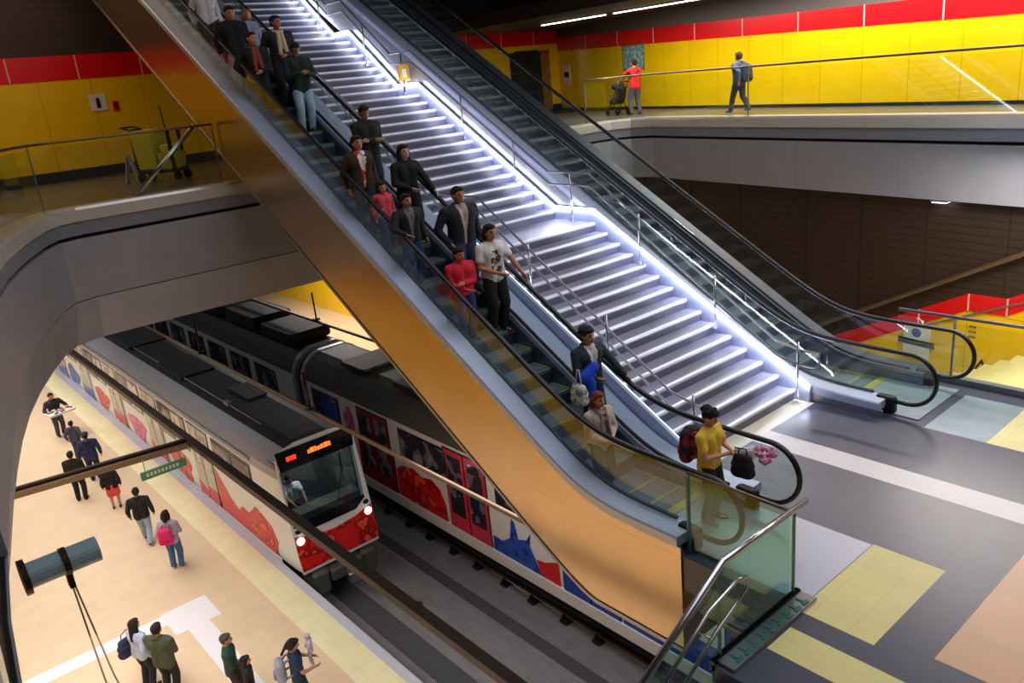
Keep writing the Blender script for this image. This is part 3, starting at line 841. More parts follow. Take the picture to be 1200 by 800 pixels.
side_panel([(-21.45, -5.42), (-18.0, -5.42), (-17.75, -5.0), (-18.0, -4.62), (-18.5, -4.45), (-19.0, -4.5), (-19.4, -4.78), (-19.8, -4.72), (-20.1, -4.95), (-20.6, -4.75), (-20.9, -4.5), (-21.45, -4.1)], 'flower_print', M['train_red'])
side_panel(blob(-18.72, -4.92, .72, .44, seed=9, zmin=-5.42), 'flower_print', M['poppy'], y=ys - .008)
side_panel(R4(-45.9, -17.7, -5.56, -5.43), 'sill_strip', M['white'])
side_panel(R4(-45.9, -18.6, -2.98, -2.9), 'cantrail_line', M['steel_dull'], .02)
for xx, yy, a, b in ((-21.5, YC + .25, .7, .3), (-25.5, YC - .1, 1.1, .55), (-31, YC, 1.6, .7), (-38, YC, 1.6, .7)):
    P1(MB().box(xx - a, xx + a, yy - b, yy + b, -2.3, -2.25, bev=.02), 'roof_unit', M['roof_grey'] if xx > -23 else M['roof'])
P1(MB().tube([(-46, Y0 + .62, -2.30), (-18.9, Y0 + .62, -2.30)], .018, 6).box(-21.2, -20.9, Y0 + .56, Y0 + .68, -2.32, -2.22), 'roof_conduit', M['steel_dull'])

# ---- far train behind the escalator: two coupled cars
Y2, Y3 = 10.1, 12.4; YD = (Y2 + Y3) / 2
t2 = thing('metro_train', 'second metro train of two cars passing under the bronze escalator side', 'train', (-14, YD, -6.6))
O2 = (14, -YD, 6.6)
def P2(mb, name, m, parent=None): return mb.build(name, m, parent or t2, (0, 0, 0) if parent else O2)
sec2 = car_section(Y2, Y3)
def car(x0, x1, roofm):
    mb = MB()
    loft_mats(mb, [[(x, y, z) for y, z in sec2] for x in (x0, x1)], strip_mats(len(sec2), 0, 1, 2), 3, 3)
    c = P2(mb, 'car_body', [M['white'], M['roof_grey'], roofm, M['black_matte']])
    for xe in (x0, x1):
        mb = MB()
        cyy, czz = YD, -4
        inner = [(cyy + (y - cyy) * .9, czz + (z - czz) * .9) for y, z in sec2[1:-1]]
        outer = [(cyy + (y - cyy) * 1.012, czz + (z - czz) * 1.012) for y, z in sec2[1:-1]]
        rings = [[(xe - .1, *o), (xe + .1, *o), (xe + .1, *i), (xe - .1, *i)] for o, i in zip(outer, inner)]
        mb.loft(rings); mb.build('end_frame', M['silver'], c)
    return c
car(-46, -23.75, M['roof']); car(-23.15, -1.0, M['roof_grey'])
P2(MB().box(-23.8, -23.1, YD - .6, YD + .6, -5.3, -2.7), 'gangway', M['black_matte'])
P2(MB().box(-46, -1.2, Y2 + .45, Y3 - .3, -6.35, -5.5), 'underframe', M['black_matte'])
ys2 = Y2 - .012
def sp2(poly, name, m, parent=None, y=ys2, th=.014): mb = MB(); mb.prism_y(poly, y, y + th); return P2(mb, name, m, parent)
P2(MB().box(-46, -1.0, Y2 - .05, Y2 + .06, -5.68, -5.38), 'sill_ledge', M['white'])
def door2(cx, low, wid=.8):
    d = sp2(R4(cx - wid - .04, cx + wid + .04, -5.38, -3.12), 'door', M['black'])
    for s in (-1, 1):
        a, b = sorted((cx + s * .03, cx + s * wid))
        mb = MB(); mb.prism_y(R4(a, b, -5.36, -3.16), ys2 - .01, ys2); mb.build('door_leaf', low, d)
        mb = MB(); mb.prism_y(R4(a + .1, b - .1, -4.95, -3.3), ys2 - .018, ys2 - .008); mb.build('door_window', M['pane'], d)
M['crimson'] = mat('dark_crimson', lin(150, 20, 36), .25)
M['rose'] = mat('rose_red', lin(226, 58, 84), .25)
def win2(a, b, z0=-4.2, z1=-3.2):
    w = sp2(R4(a, b, z0, z1), 'window', M['black'])
    n = max(1, round((b - a) / 1.2))
    for k in range(n):
        c0 = a + .05 + k * (b - a - .05) / n
        mb = MB(); mb.prism_y(R4(c0, c0 + (b - a - .05) / n - .05, z0 + .06, z1 - .06), ys2 - .01, ys2 + .002); mb.build('pane', M['pane'], w)
win2(-22.6, -20.9)
sp2(blob(-21.5, -3.65, .45, .42, seed=2), 'blue_print', M['blue'], y=ys2 - .012)
sp2(blob(-20.35, -3.7, .30, .36, seed=4), 'pink_print', M['pink'])
sp2(R4(-20.0, -18.05, -5.37, -4.1), 'crimson_panel', M['crimson'], y=ys2 + .004)
door2(-19.0, M['crimson']); win2(-17.65, -15.45)
sp2([(-18.0, -5.37), (-15.75, -5.37), (-15.75, -4.9), (-15.95, -4.5), (-16.3, -4.32), (-16.8, -4.42), (-17.1, -4.28), (-17.7, -4.36), (-18.0, -4.55)], 'flower_print', M['poppy'])
door2(-14.75, M['rose']); win2(-13.6, -11.4)
sp2([(-13.85, -5.37), (-12.15, -5.37), (-12.35, -5.0), (-12.5, -4.75), (-12.45, -4.4), (-12.6, -4.62), (-12.9, -4.72), (-13.0, -4.3), (-13.1, -4.25), (-13.2, -4.8), (-13.5, -5.0), (-13.85, -4.98)], 'blue_print', M['blue'])
sp2([(-12.15, -5.37), (-11.55, -5.37), (-11.55, -4.75), (-12.0, -4.95), (-12.3, -5.0)], 'red_print', M['train_red'])
door2(-10.6, M['blue_deep']); sp2(R4(-9.7, -5.4, -5.37, -4.75), 'blue_print', M['blue_deep']); win2(-9.4, -7.4); door2(-6.4, M['blue_deep']); win2(-5.2, -3.2)
for k in range(9):
    xx = -25.2 - k * 2.2
    win2(xx - 1.7, xx, -4.25, -3.25)
    if k % 2: sp2(blob(xx - .8, -4.8, .7, .35, seed=k + 20, zmin=-5.35), 'pink_print', M['pink'])
for xx, a, h in ((-25.6, 1.2, .35), (-28.6, 1.3, .45), (-32, 1.4, .35), (-36, 1.4, .4), (-20.5, .7, .12), (-17.4, .9, .14), (-13, .9, .14)):
    P2(MB().box(xx - a, xx + a, YD - .75, YD + .75, -2.32, -2.3 + h, bev=.06), 'roof_unit', M['black_matte'] if xx < -24 else M['roof'])

# ---- track: rails, fasteners, overhead conductor rails
for nm, yc in (('near', YC), ('far', YD)):
    for s in (-1, 1):
        y = yc + s * .7175
        mb = MB(); mb.prism_x([(y - .07, -6.6), (y + .07, -6.6), (y + .02, -6.56), (y + .035, -6.47), (y - .035, -6.47), (y - .02, -6.56)], -46, 8)
        o = tag(mb.build('running_rail', M['rail_steel']), {('near', -1): 'steel rail under the arriving train, on the platform side', ('near', 1): 'steel rail of the near track, on the side away from the platform',
            ('far', -1): 'steel rail of the far track, on its near side under the second train', ('far', 1): 'steel rail of the far track, hidden beyond the second train'}[nm, s], 'rail', 'running rails')
for yc, lab in ((YC, 'long brown overhead conductor rail running above the arriving train'), (YD + .1, 'overhead conductor rail above the second train, vanishing behind the escalator')):
    c = thing('conductor_rail', lab, 'rail', (-16, yc, -1.64), 0, 'overhead conductor rails')
    mb = MB(); mb.prism_x([(-.026, .05), (.026, .05), (.026, .0), (.012, -.04), (-.012, -.04), (-.026, 0)], -30, 24); mb.build('profile', M['bronze'], c)
    for k in range(4):
        mb = MB(); x = -12 + 7 * k - 3
        if x > 4: continue
        mb.tube([(x, 0, .07), (x, 0, 1.0)], .03, 6); mb.box(x - .08, x + .08, -.1, .1, .06, .12)
        mb.build('hanger', M['dark_steel'], c)
src = None
for k in range(9):
    x = -19.35 + k * 1.075 + (.02 if k % 2 else -.02)
    lab = ('black track fastener under the second train edge, ' + ['farthest one, beside the arriving train', 'second from the arriving train', 'third from the arriving train', 'fourth from the arriving train',
           'fifth from the arriving train', 'sixth from the arriving train', 'third from the short stairs end', 'second from the short stairs end', 'nearest the short stairs end'][k])
    if src is None:
        src = thing('track_fastener', lab, 'fastener', (x, 10.36, -6.6), 0, 'fasteners along the far track')
        MB().box(-.12, .12, -.1, .1, 0, .08, bev=.02).build('base', M['black_matte'], src)
        MB().cyl((-.05, 0, .08), .045, .09, 10).cyl((.06, 0, .08), .03, .07, 8).build('bolt', M['black_matte'], src)
    else:
        c = copy_tree(src); c.location = (x, 10.36, -6.6); c['label'] = lab

# ---- overhead beam along the platform edge, its cross beam, lamp and sign
b = thing('overhead_beam', 'long dark brown beam hanging over the platform edge with a cross beam to the curved wall', 'beam', (-18.9, 5.1, -2.0))
MB().box(-27, 27, -.09, .09, -.06, .08).build('beam', M['dark_steel'], b)
MB().box(-27, 27, .06, .10, -.10, -.05).build('lit_edge_strip', M['bronze'], b)  # bronze strip paints the gold-lit lower edge of the beam
mb = MB(); mb.loft([[(-.5, -3.7, -.06), (-.38, -3.7, -.06), (-.38, -3.7, .06), (-.5, -3.7, .06)], [(.08, -.09, -.06), (.2, -.09, -.06), (.2, -.09, .06), (.08, -.09, .06)]]); cb = mb.build('cross_beam', M['dark_steel'], b)
mb = MB(); mb.loft([[(-.34, -3.7, -.12), (-.24, -3.7, -.12), (-.24, -3.7, .0), (-.34, -3.7, .0)], [(.24, -.09, -.12), (.34, -.09, -.12), (.34, -.09, .0), (.24, -.09, .0)]]); mb.build('lit_edge_strip', M['bronze'], b)  # same bronze strip paints the lighter side of the cross beam
l = thing('spot_lamp', 'small round white lamp under the overhead beam above the tracks', 'lamp', (-9.35, 5.25, -2.12))
MB().ell((0, 0, -.03), (.09, .09, .07)).build('diffuser', M['headlight'], l); MB().cyl((0, 0, .02), .07, .06, 12).build('housing', M['dark_steel'], l)
s = thing('hanging_sign', 'narrow green hanging sign by the cross beam over the platform edge', 'sign', (-18.6, 4.38, -2.42))
MB().box(-.03, .03, -.52, .52, -.10, .10, bev=.01).build('panel', M['green_sign'], s)
mb = MB()
for k in range(9):
    y = -.40 + k * .085
    mb.box(.03, .034, y, y + .05, -.03, .05)
mb.build('lettering', M['cream'], s)
for y in (-.4, .4): MB().tube([(0, y, .12), (0, y, .42)], .01, 6).build('hanger', M['steel_dull'], s)
# bracket pipe on the curved wall, with two ropes
s = thing('bracket_pipe', 'blue grey pipe sticking out of the curved grey wall at the lower left', 'pipe', (-7.5, .5, 1.8))
MB().cyl((0, -.05, 0), .115, .61, 20, axis='y').build('pipe', M['tube_blue'], s)
MB().cyl((0, -.06, 0), .16, .05, 20, axis='y').build('flange', M['dark_steel'], s)
MB().cyl((0, .26, 0), .128, .05, 20, axis='y').box(-.05, .05, .26, .31, -.26, -.10, bev=.01).build('clamp', M['dark_steel'], s)
for k, (dx, dy) in enumerate(((.0, .05), (.12, .16))):
    q = tag(MB().tube([(0, 0, 0), (dx * .5, dy * .5, -1.0), (dx * 2, dy * 2, -2.6)], .008, 6).build('steel_rope', M['rope']), ['left rope hanging from the blue grey pipe clamp', 'right rope hanging from the blue grey pipe clamp'][k], 'rope', 'ropes on the pipe clamp')
    q.location = (-7.5, .785 + .02 * k, 1.54)
# signs, posters and lamps on the upper and lower walls
def wall_x(name, lab, cat, y, z, w, h, m, extra=None):
    s = thing(name, lab, cat, (XB + .012, y, z)); MB().box(-.006, .012, -w / 2, w / 2, -h / 2, h / 2).build('panel', m, s)
    if extra: extra(s)
    return s
def pict(s): MB().ell((.014, 0, .07), (.006, .05, .05)).box(.01, .018, -.05, .05, -.14, .03).build('pictogram', M['black_matte'], s)
wall_x('safety_sign', 'square white pictogram sign on the left yellow wall', 'sign', 6.32, 5.81, .42, .42, M['paper'], pict)
wall_x('small_notice', 'small dark red notice to the right of the white pictogram sign', 'sign', 6.74, 5.68, .16, .26, M['red'], lambda s: MB().box(.012, .018, -.03, .03, -.06, .08).build('pictogram', M['black_matte'], s))
def wall_w(name, lab, cat, x, z, w, h, m, f=wline, rot=-.245, extra=None):
    s = thing(name, lab, cat, (x, f(x) - .02, z), math.atan(rot)); MB().box(-w / 2, w / 2, -.02, .006, -h / 2, h / 2, bev=.004).build('panel', m, s)
    if extra: extra(s)
    return s
def frame(w, h): return lambda s: MB().box(-w / 2 - .04, w / 2 + .04, -.015, .012, -h / 2 - .04, h / 2 + .04, bev=.004).build('frame', M['steel_dull'], s)
wall_w('wall_poster', 'pale teal framed poster on the yellow wall above the person in the red vest', 'poster', -19.1, 5.62, 1.15, .72, M['poster'], extra=frame(1.15, .72))
wall_w('paper_notice', 'white paper notice by the dark doorway on the yellow wall', 'notice', -23.4, 5.25, .5, .7, M['paper'], extra=lambda s: MB().box(-.18, .18, -.024, -.018, -.1, .1).build('print', M['black_matte'], s))
def lw(s): MB().box(-.42, .42, -.028, -.018, -.09, .04).build('black_band', M['black_matte'], s); MB().ell((0, -.024, .2), (.12, .006, .1)).build('pictogram', M['blue_deep'], s)
wall_w('safety_notice', 'white notice with a black band on the sloping yellow stair wall', 'sign', -7.3, -.9, .62, .8, M['paper'], lline, -.168, lw)
def tri(s):
    MB().loft([[(-.2, -.012, -.16), (.2, -.012, -.16), (0, -.012, .2)], [(-.2, .004, -.16), (.2, .004, -.16), (0, .004, .2)]]).build('triangle', M['black_matte'], s)
    MB().loft([[(-.12, -.018, -.11), (.12, -.018, -.11), (0, -.018, .11)], [(-.12, -.01, -.11), (.12, -.01, -.11), (0, -.01, .11)]]).build('triangle_field', M['yellow'], s)
    MB().box(-.012, .012, -.022, -.016, -.04, .05).box(-.012, .012, -.022, -.016, -.085, -.06).build('exclamation_mark', M['black_matte'], s)
s = thing('warning_sign', 'black warning triangle on the yellow stair wall behind the right escalator end', 'sign', (-5.88, lline(-5.88) - .02, -1.15), math.atan(-.168)); tri(s)
s = thing('wall_lettering', 'small dark lettering in three lines on the yellow stair wall above the warning triangle', 'lettering', (-6.12, lline(-6.12) - .015, -.45), math.atan(-.168))
for r in range(3):
    mb = MB()
    for k in range(4): mb.box(-.07 + k * .04, -.05 + k * .04, -.006, .003, .12 - r * .11, .16 - r * .11)
    mb.build('lettering_line', M['dark_steel'], s)
wl = [(-20.5, -17.6), (-17.2, -13.6), (-13.2, -9.2)]
for k, (a, c) in enumerate(wl):
    ya, yc = 19.0 - .06 * (a + 16), 19.0 - .06 * (c + 16)
    s = thing('linear_lamp', ['long white ceiling lamp above the dark doorway end of the right walkway', 'middle white ceiling lamp of the row above the right walkway', 'right-hand white ceiling lamp of the row, cut by the top of the picture'][k], 'lamp', ((a + c) / 2, (ya + yc) / 2, 6.91), math.atan2(yc - ya, c - a), 'linear lamps over the right walkway')
    L = math.hypot(c - a, yc - ya) / 2
    MB().box(-L, L, -.05, .05, -.05, -.02).build('diffuser', M['lamp'], s); MB().box(-L - .05, L + .05, -.08, .08, -.03, .0).build('housing', M['steel_dull'], s)

s = thing('downlight', 'small white downlight under the edge of the right upper walkway', 'lamp', (-6.9, fline(-6.9) + .22, 2.26))
MB().box(-.14, .14, -.09, .09, -.05, -.02).build('diffuser', M['headlight'], s); MB().box(-.17, .17, -.11, .11, -.03, .02).build('housing', M['steel_dull'], s)
# ------------------------------------------------------------------ people
def voxel(name, mb, mats, size, smooth=2, parent=None, loc=(0, 0, 0)):
    """union of overlapping closed volumes into one continuous skin"""
    me = bpy.data.meshes.new(name + '_src'); me.from_pydata(mb.v, [], mb.f)
    import bmesh
    bm = bmesh.new(); bm.from_mesh(me); bmesh.ops.recalc_face_normals(bm, faces=bm.faces); bm.to_mesh(me); bm.free()
    o = bpy.data.objects.new(name, me); COL.objects.link(o)
    r = o.modifiers.new('r', 'REMESH'); r.mode = 'VOXEL'; r.voxel_size = size; r.use_smooth_shade = True
    if smooth:
        s_ = o.modifiers.new('s', 'SMOOTH'); s_.factor = .5; s_.iterations = smooth
    dg = bpy.context.evaluated_depsgraph_get(); dg.update()
    new = bpy.data.meshes.new_from_object(o.evaluated_get(dg), depsgraph=dg)
    o.modifiers.clear(); o.data = new; new.name = name; bpy.data.meshes.remove(me)
    new.materials.clear()
    for m in (mats if isinstance(mats, (list, tuple)) else [mats]): new.materials.append(m)
    new.polygons.foreach_set('use_smooth', [True] * len(new.polygons))
    o.location = loc
    if parent: o.parent = parent
    return o

SKINS = {}
def skin_mat(c):
    if c not in SKINS: SKINS[c] = mat('skin_%d' % len(SKINS), lin(*c), .5, build=noise_var(.05, 12))
    return SKINS[c]
CL = {}
def cloth(c, c2=None, c3=None, scale=9, thr=.52):
    k = (c, c2, c3, scale)
    if k not in CL:
        CL[k] = mat('cloth_%d' % len(CL), lin(*c), .85, build=blotch(lin(*c2), scale, thr, lin(*c3) if c3 else None) if c2 else noise_var(.14, 9))
    return CL[k]
EYE = mat('eye_and_brow', lin(34, 24, 20), .4); LIP = mat('lips', lin(150, 80, 72), .5)

WID = 1.14
def ik(a, b, l1, l2, pole):
    a, b, pole = Vector(a), Vector(b), Vector(pole)
    d = b - a; L = min(d.length, (l1 + l2) * .999); d = d.normalized(); b = a + d * L
    x = (l1 * l1 - l2 * l2 + L * L) / (2 * L); h = math.sqrt(max(l1 * l1 - x * x, 0))
    p = pole - d * pole.dot(d)
    if p.length < 1e-5: p = Vector((0, 0, 1)).cross(d)
    return a + d * x + p.normalized() * h, b

def person(label, loc, heading, H=1.65, skin=(190, 135, 105), top=(30, 30, 34), pants=(40, 46, 66), hair=(24, 18, 16), shoes=(28, 26, 28),
           arms=('hang', 'hang'), legs='stand', hairstyle='short', sleeve='long', bottom='trousers', fem=False, lean=0.0, head_yaw=0.0, nod=0.0,
           top2=None, chest=None, coat=None, scarf=None, fine=True, cap=None, bulk=1.0, group=None, hem=.47, sit=False):
    """heading: world angle the figure faces. All lengths below are fractions of H; local +x is forward, +y its left."""
    p = thing('person', label, 'person', loc, heading, group)
    S = H; p.scale = (WID, WID, 1)
    vox = .0095 if fine else .0125
    V = lambda x, y, z: Vector((x * S, y * S, z * S))
    ln = math.radians(lean)
    hipz = .52
    if sit: hipz = .52
    def T(x, y, z):      # lean the upper body forward about the hips
        if z <= hipz: return V(x, y, z)
        dz = z - hipz
        return V(x * math.cos(ln) + dz * math.sin(ln), y, hipz + dz * math.cos(ln) - x * math.sin(ln))
    shw = (.101 if fem else .116) * bulk
    child = H < 1.35
    hs = 1.22 if child else 1.07
    # --- skeleton
    sh = {s: T(-.006, s * shw, .796) for s in (1, -1)}
    hands = {}; elbows = {}
    for s, a in ((1, arms[0]), (-1, arms[1])):
        if a == 'hang': tgt, pole = T(.02, s * (shw + .045), .50), (-1, s * .3, 0)
        elif a == 'phone': tgt, pole = T(.15, s * .035, .66), (-.2, s * .6, -1)
        elif a == 'cross': tgt, pole = T(.10, -s * .03, .64), (-.1, s * .7, -1)
        elif a == 'pocket': tgt, pole = T(.045, s * (shw + .01), .52), (-.7, s * .8, 0)
        elif a == 'belly': tgt, pole = T(.11, s * .02, .57), (-.4, s * .8, -.3)
        elif a == 'swing_f': tgt, pole = T(.13, s * (shw + .03), .53), (-1, s * .2, -.3)
        elif a == 'swing_b': tgt, pole = T(-.13, s * (shw + .03), .53), (-1, s * .2, 0)
        elif a == 'chest': tgt, pole = T(.10, s * .03, .72), (-.1, s * .8, -1)
        else: tgt, pole = V(*a), (-.6, s * .9, -.7)
        elbows[s], hands[s] = ik(sh[s], tgt, .172 * S, .152 * S, pole)
    hip = {s: V(0, s * .05, hipz) for s in (1, -1)}
    feet = {1: V(0, .055, .042), -1: V(0, -.055, .042)}
    if legs == 'walk': feet = {1: V(.14, .045, .045), -1: V(-.15, -.045, .075)}
    elif legs == 'shift': feet = {1: V(.03, .07, .042), -1: V(-.03, -.06, .042)}
    elif legs == 'stair': feet = {1: V(.05, .055, .042), -1: V(-.02, -.055, .042)}
    if sit: feet = {s: V(.24, s * .06, .262) for s in (1, -1)}
    knees = {}
    for s in (1, -1):
        knees[s], feet[s] = ik(hip[s], feet[s], .245 * S, .242 * S, (1, s * .12, .9 if sit else 0))
    # --- body skin: one continuous surface
    hc = T(.016, 0, .928); Rz = Matrix.Rotation(math.radians(head_yaw), 3, 'Z') @ Matrix.Rotation(math.radians(nod) + ln * .6, 3, 'Y')
    hd = lambda x, y, z: hc + Rz @ (V(x, y, z) * hs)
    hv = lambda x, y, z: (x * S * hs, y * S * hs, z * S * hs)
    def headparts(mb):
        mb.ell(hc + Rz @ V(-.006, 0, .008), hv(.052, .043, .055), 18, 12, rot=Rz)
        mb.ell(hd(.012, 0, -.026), hv(.038, .033, .040), 14, 10, rot=Rz)
        mb.capsule(hd(.044, 0, .006), .0055 * S * hs, hd(.053, 0, -.012), .0085 * S * hs, 8)
        for s in (1, -1): mb.ell(hd(-.004, s * .043, -.003), hv(.011, .007, .017), 10, 8, rot=Rz)
    def limbs(mb, infl=0.0):
        i = infl * S
        for s in (1, -1):
            mb.capsule(sh[s], .030 * S * bulk + i, elbows[s], .023 * S + i)
            mb.capsule(elbows[s], .024 * S + i, hands[s], .0155 * S + i)
    def legset(mb, infl=0.0, z0=.0):
        i = infl * S
        for s in (1, -1):
            mb.capsule(hip[s], .052 * S * bulk + i, knees[s], .034 * S + i)
            mb.capsule(knees[s], .034 * S + i, feet[s] + V(0, 0, .012), .0215 * S + i)
    def torso(mb, infl=0.0, lo=.53):
        i = infl * S; w = bulk
        for s in (1, -1):
            mb.capsule(T(-.004, s * (.044 if fem else .043) * w, lo + .03), .055 * S + i, T(.004, s * .034 * w, .66), (.050 if fem else .054) * S * w + i)
            mb.capsule(T(.004, s * .034 * w, .66), (.050 if fem else .054) * S * w + i, T(.004, s * (.048 if fem else .054) * w, .755), .058 * S * w + i)
            mb.capsule(T(-.004, s * .022, .808), .043 * S + i * .4, sh[s] + V(0, -s * .012, .002), .032 * S + i * .5); mb.capsule(T(-.004, s * .03, .775), .05 * S + i * .7, sh[s] + V(0, -s * .02, -.02), .034 * S + i * .5)
        mb.capsule(T(-.002, 0, .78), .045 * S + i, T(-.004, 0, .822), .034 * S + i * .5)
    def hand(mb, s):
        w = hands[s]; d = (w - elbows[s]).normalized()
        side = Vector((0, s, 0)); side = side - d * side.dot(d)
        side = side.normalized() if side.length > .1 else Vector((0, 0, 1)).cross(d).normalized()
        nrm = d.cross(side).normalized()                    # across the knuckles
        c = w + d * .03 * S
        for k in (-1.2, 0, 1.2): mb.capsule(w + nrm * k * .005 * S, .0115 * S, c + d * .012 * S + nrm * k * .0085 * S, .0105 * S, 8)
        for k, l in ((-1.5, .034), (-.5, .042), (.5, .039), (1.5, .029)):
            b0 = c + d * .014 * S + nrm * k * .0088 * S
            m0 = b0 + d * l * .55 * S - side * .004 * S
            mb.capsule(b0, .0056 * S, m0, .0052 * S, 8); mb.capsule(m0, .0052 * S, m0 + d * l * .45 * S - side * .013 * S, .0046 * S, 8)
        b0 = w + d * .016 * S + nrm * .010 * S; m0 = b0 + d * .018 * S + nrm * .016 * S - side * .006 * S
        mb.capsule(b0, .0062 * S, m0, .0056 * S, 8); mb.capsule(m0, .0056 * S, m0 + d * .018 * S - side * .006 * S, .005 * S, 8)
    mb = MB()
    headparts(mb); torso(mb); limbs(mb); legset(mb)
    mb.capsule(T(-.006, 0, .82), .031 * S, hc + V(-.012, 0, -.03), .029 * S)
    for s in (1, -1):
        hand(mb, s)
        mb.capsule(feet[s] + V(-.015, 0, -.022), .019 * S, feet[s] + V(.085, 0, -.026), .014 * S)
    body = voxel('body', mb, [skin_mat(skin), EYE, LIP], vox, 1, p)
    me = body.data
    ey = [hd(.046, s * .018, .006) for s in (1, -1)] + [hd(.047, s * .018, .016) for s in (1, -1)]; mo = hd(.049, 0, -.036)
    rad = max(.0085 * S * hs, vox * .8)
    for f in me.polygons:
        c = f.center
        if c.z < hc.z - .08 * S: continue
        if min((c - e).length for e in ey) < rad: f.material_index = 1
        elif abs(c.z - mo.z) < vox * .7 and (c - mo).length < .018 * S * hs: f.material_index = 2
    cv = .0125 if fine else .0155
    # --- trousers / skirt / shorts
    mb = MB()
    if bottom in ('trousers', 'shorts'):
        for s in (1, -1):
            kk = knees[s] if bottom == 'trousers' else hip[s].lerp(knees[s], .72)
            mb.capsule(hip[s], .060 * S * bulk, kk, (.045 if bottom == 'trousers' else .052) * S)
            if bottom == 'trousers': mb.capsule(knees[s], .045 * S, feet[s] + V(-.002, 0, .004), .037 * S)
    else:
        for s in (1, -1):
            kk = hip[s].lerp(knees[s], .85)
            mb.capsule(hip[s], .062 * S, kk, .062 * S)
        mb.capsule(V(0, 0, hipz), .07 * S, (hip[1].lerp(knees[1], .8) + hip[-1].lerp(knees[-1], .8)) / 2, .075 * S)
    for s in (1, -1): mb.capsule(T(-.004, s * .04, .52), .062 * S, T(-.002, s * .038, .585), .056 * S)
    voxel('trousers' if bottom == 'trousers' else bottom, mb, cloth(*pants) if isinstance(pants[0], tuple) else cloth(pants), cv, 2, p)
    # --- upper garment
    mb = MB(); inf = .012 if sleeve not in ('jacket', 'hood') else .017
    torso(mb, inf, hem)
    for s in (1, -1):
        mb.capsule(sh[s], .035 * S * bulk + inf * S * .25, elbows[s], .031 * S + inf * S * .2)
        if sleeve == 'short':
            pass
        else: mb.capsule(elbows[s], .031 * S + inf * S * .2, hands[s] - (hands[s] - elbows[s]).normalized() * .008 * S, .0235 * S)
    if sleeve == 'short':
        mb = MB(); torso(mb, inf, hem)
        for s in (1, -1): mb.capsule(sh[s], .038 * S, sh[s].lerp(elbows[s], .62), .036 * S)
    if sleeve == 'jacket': mb.tube([T(-.008 + .048 * math.cos(t), .046 * math.sin(t), .836 - .012 * math.cos(t)) for t in [2 * PI * k / 10 for k in range(10)]], .011 * S, 6, closed=True)
    if sleeve == 'hood': mb.ell(T(-.055, 0, .83), (.04 * S, .06 * S, .035 * S), 12, 8)
    tc = cloth(*top) if isinstance(top[0], tuple) else cloth(top)
    gname = {'short': 't_shirt', 'jacket': 'jacket', 'hood': 'hooded_top', 'long': 'top'}[sleeve]
    mats = [tc]
    if top2: mats.append(cloth(*top2) if isinstance(top2[0], tuple) else cloth(top2))
    g_ = voxel(gname, mb, mats, cv, 2, p)
    if top2:      # open front: shirt showing in a narrow panel down the chest
        for f in g_.data.polygons:
            c = f.center / S; n = f.normal
            if n.x > .35 and abs(c.y) < .010 + .16 * max(0, c.z - .60) and .49 < c.z < .85: f.material_index = 1
    if chest:     # a print on the front of the shirt
        g_.data.materials.append(cloth(*chest))
        for f in g_.data.polygons:
            c = f.center / S
            if f.normal.x > .3 and abs(c.y) < .05 and .56 < c.z < .77: f.material_index = len(g_.data.materials) - 1
    if scarf:
        mb = MB(); mb.tube([T(-.006 + .056 * math.cos(t), .052 * math.sin(t), .832 - .012 * math.cos(t)) for t in [2 * PI * k / 12 for k in range(12)]], .02 * S, 8, closed=True)
        mb.capsule(T(.06, .02, .81), .02 * S, T(.086, .035, .60), .024 * S); mb.capsule(T(.06, -.02, .81), .02 * S, T(.088, -.03, .58), .024 * S)
        voxel('scarf', mb, cloth(*scarf) if isinstance(scarf[0], tuple) else cloth(scarf), cv, 2, p)
    # --- shoes
    for s in (1, -1):
        mb = MB(); f0 = feet[s]
        mb.capsule(f0 + V(-.018, 0, -.020), .0215 * S, f0 + V(.088, s * .008, -.026), .0165 * S); mb.capsule(f0 + V(-.012, 0, .0), .023 * S, f0 + V(.03, 0, -.018), .022 * S)
        voxel('shoe', mb, cloth(shoes), cv, 1, p)
    # --- hair
    mb = MB()
    if cap is None:
        mb.ell(hd(-.014, 0, .016), hv(.054, .0485, .056), 18, 12, rot=Rz)
        mb.ell(hd(.012, 0, .045), hv(.036, .038, .022), 14, 8, rot=Rz)
        if hairstyle == 'short':
            mb.ell(hd(-.03, 0, -.012), hv(.032, .040, .036), 12, 8, rot=Rz)
        elif hairstyle == 'curly':
            rnd = random.Random(11)
            for k in range(26):
                a, b = rnd.uniform(0, 2 * PI), rnd.uniform(.15, 1.2)
                mb.ell(hd(-.016 + .052 * math.cos(a) * math.cos(b) - .008, .048 * math.sin(a) * math.cos(b), .022 + .052 * math.sin(b)), hv(.016, .016, .016), 8, 6)
        elif hairstyle == 'bun':
            mb.ell(hd(-.03, 0, -.01), hv(.032, .040, .036), 12, 8, rot=Rz); mb.ell(hd(-.075, 0, .02), hv(.026, .028, .026), 12, 8)
        elif hairstyle in ('long', 'bob', 'pony'):
            lo = {'long': -.17, 'bob': -.062, 'pony': -.02}[hairstyle]
            for s in (1, -1):
                mb.capsule(hd(-.012, s * .036, .012), .022 * S * hs, hd(-.026, s * .042, lo * .75), .020 * S * hs)
            mb.capsule(hd(-.035, 0, .0), .034 * S * hs, hd(-.052, 0, lo), .030 * S * hs)
            if hairstyle == 'pony': mb.capsule(hd(-.062, 0, .02), .016 * S, hd(-.095, 0, -.11), .014 * S)
        voxel('hair', mb, cloth(hair), cv * .8, 1, p)
    else:
        mb.ell(hd(-.03, 0, -.008), hv(.034, .041, .036), 12, 8, rot=Rz); voxel('hair', mb, cloth(hair), cv * .8, 1, p)
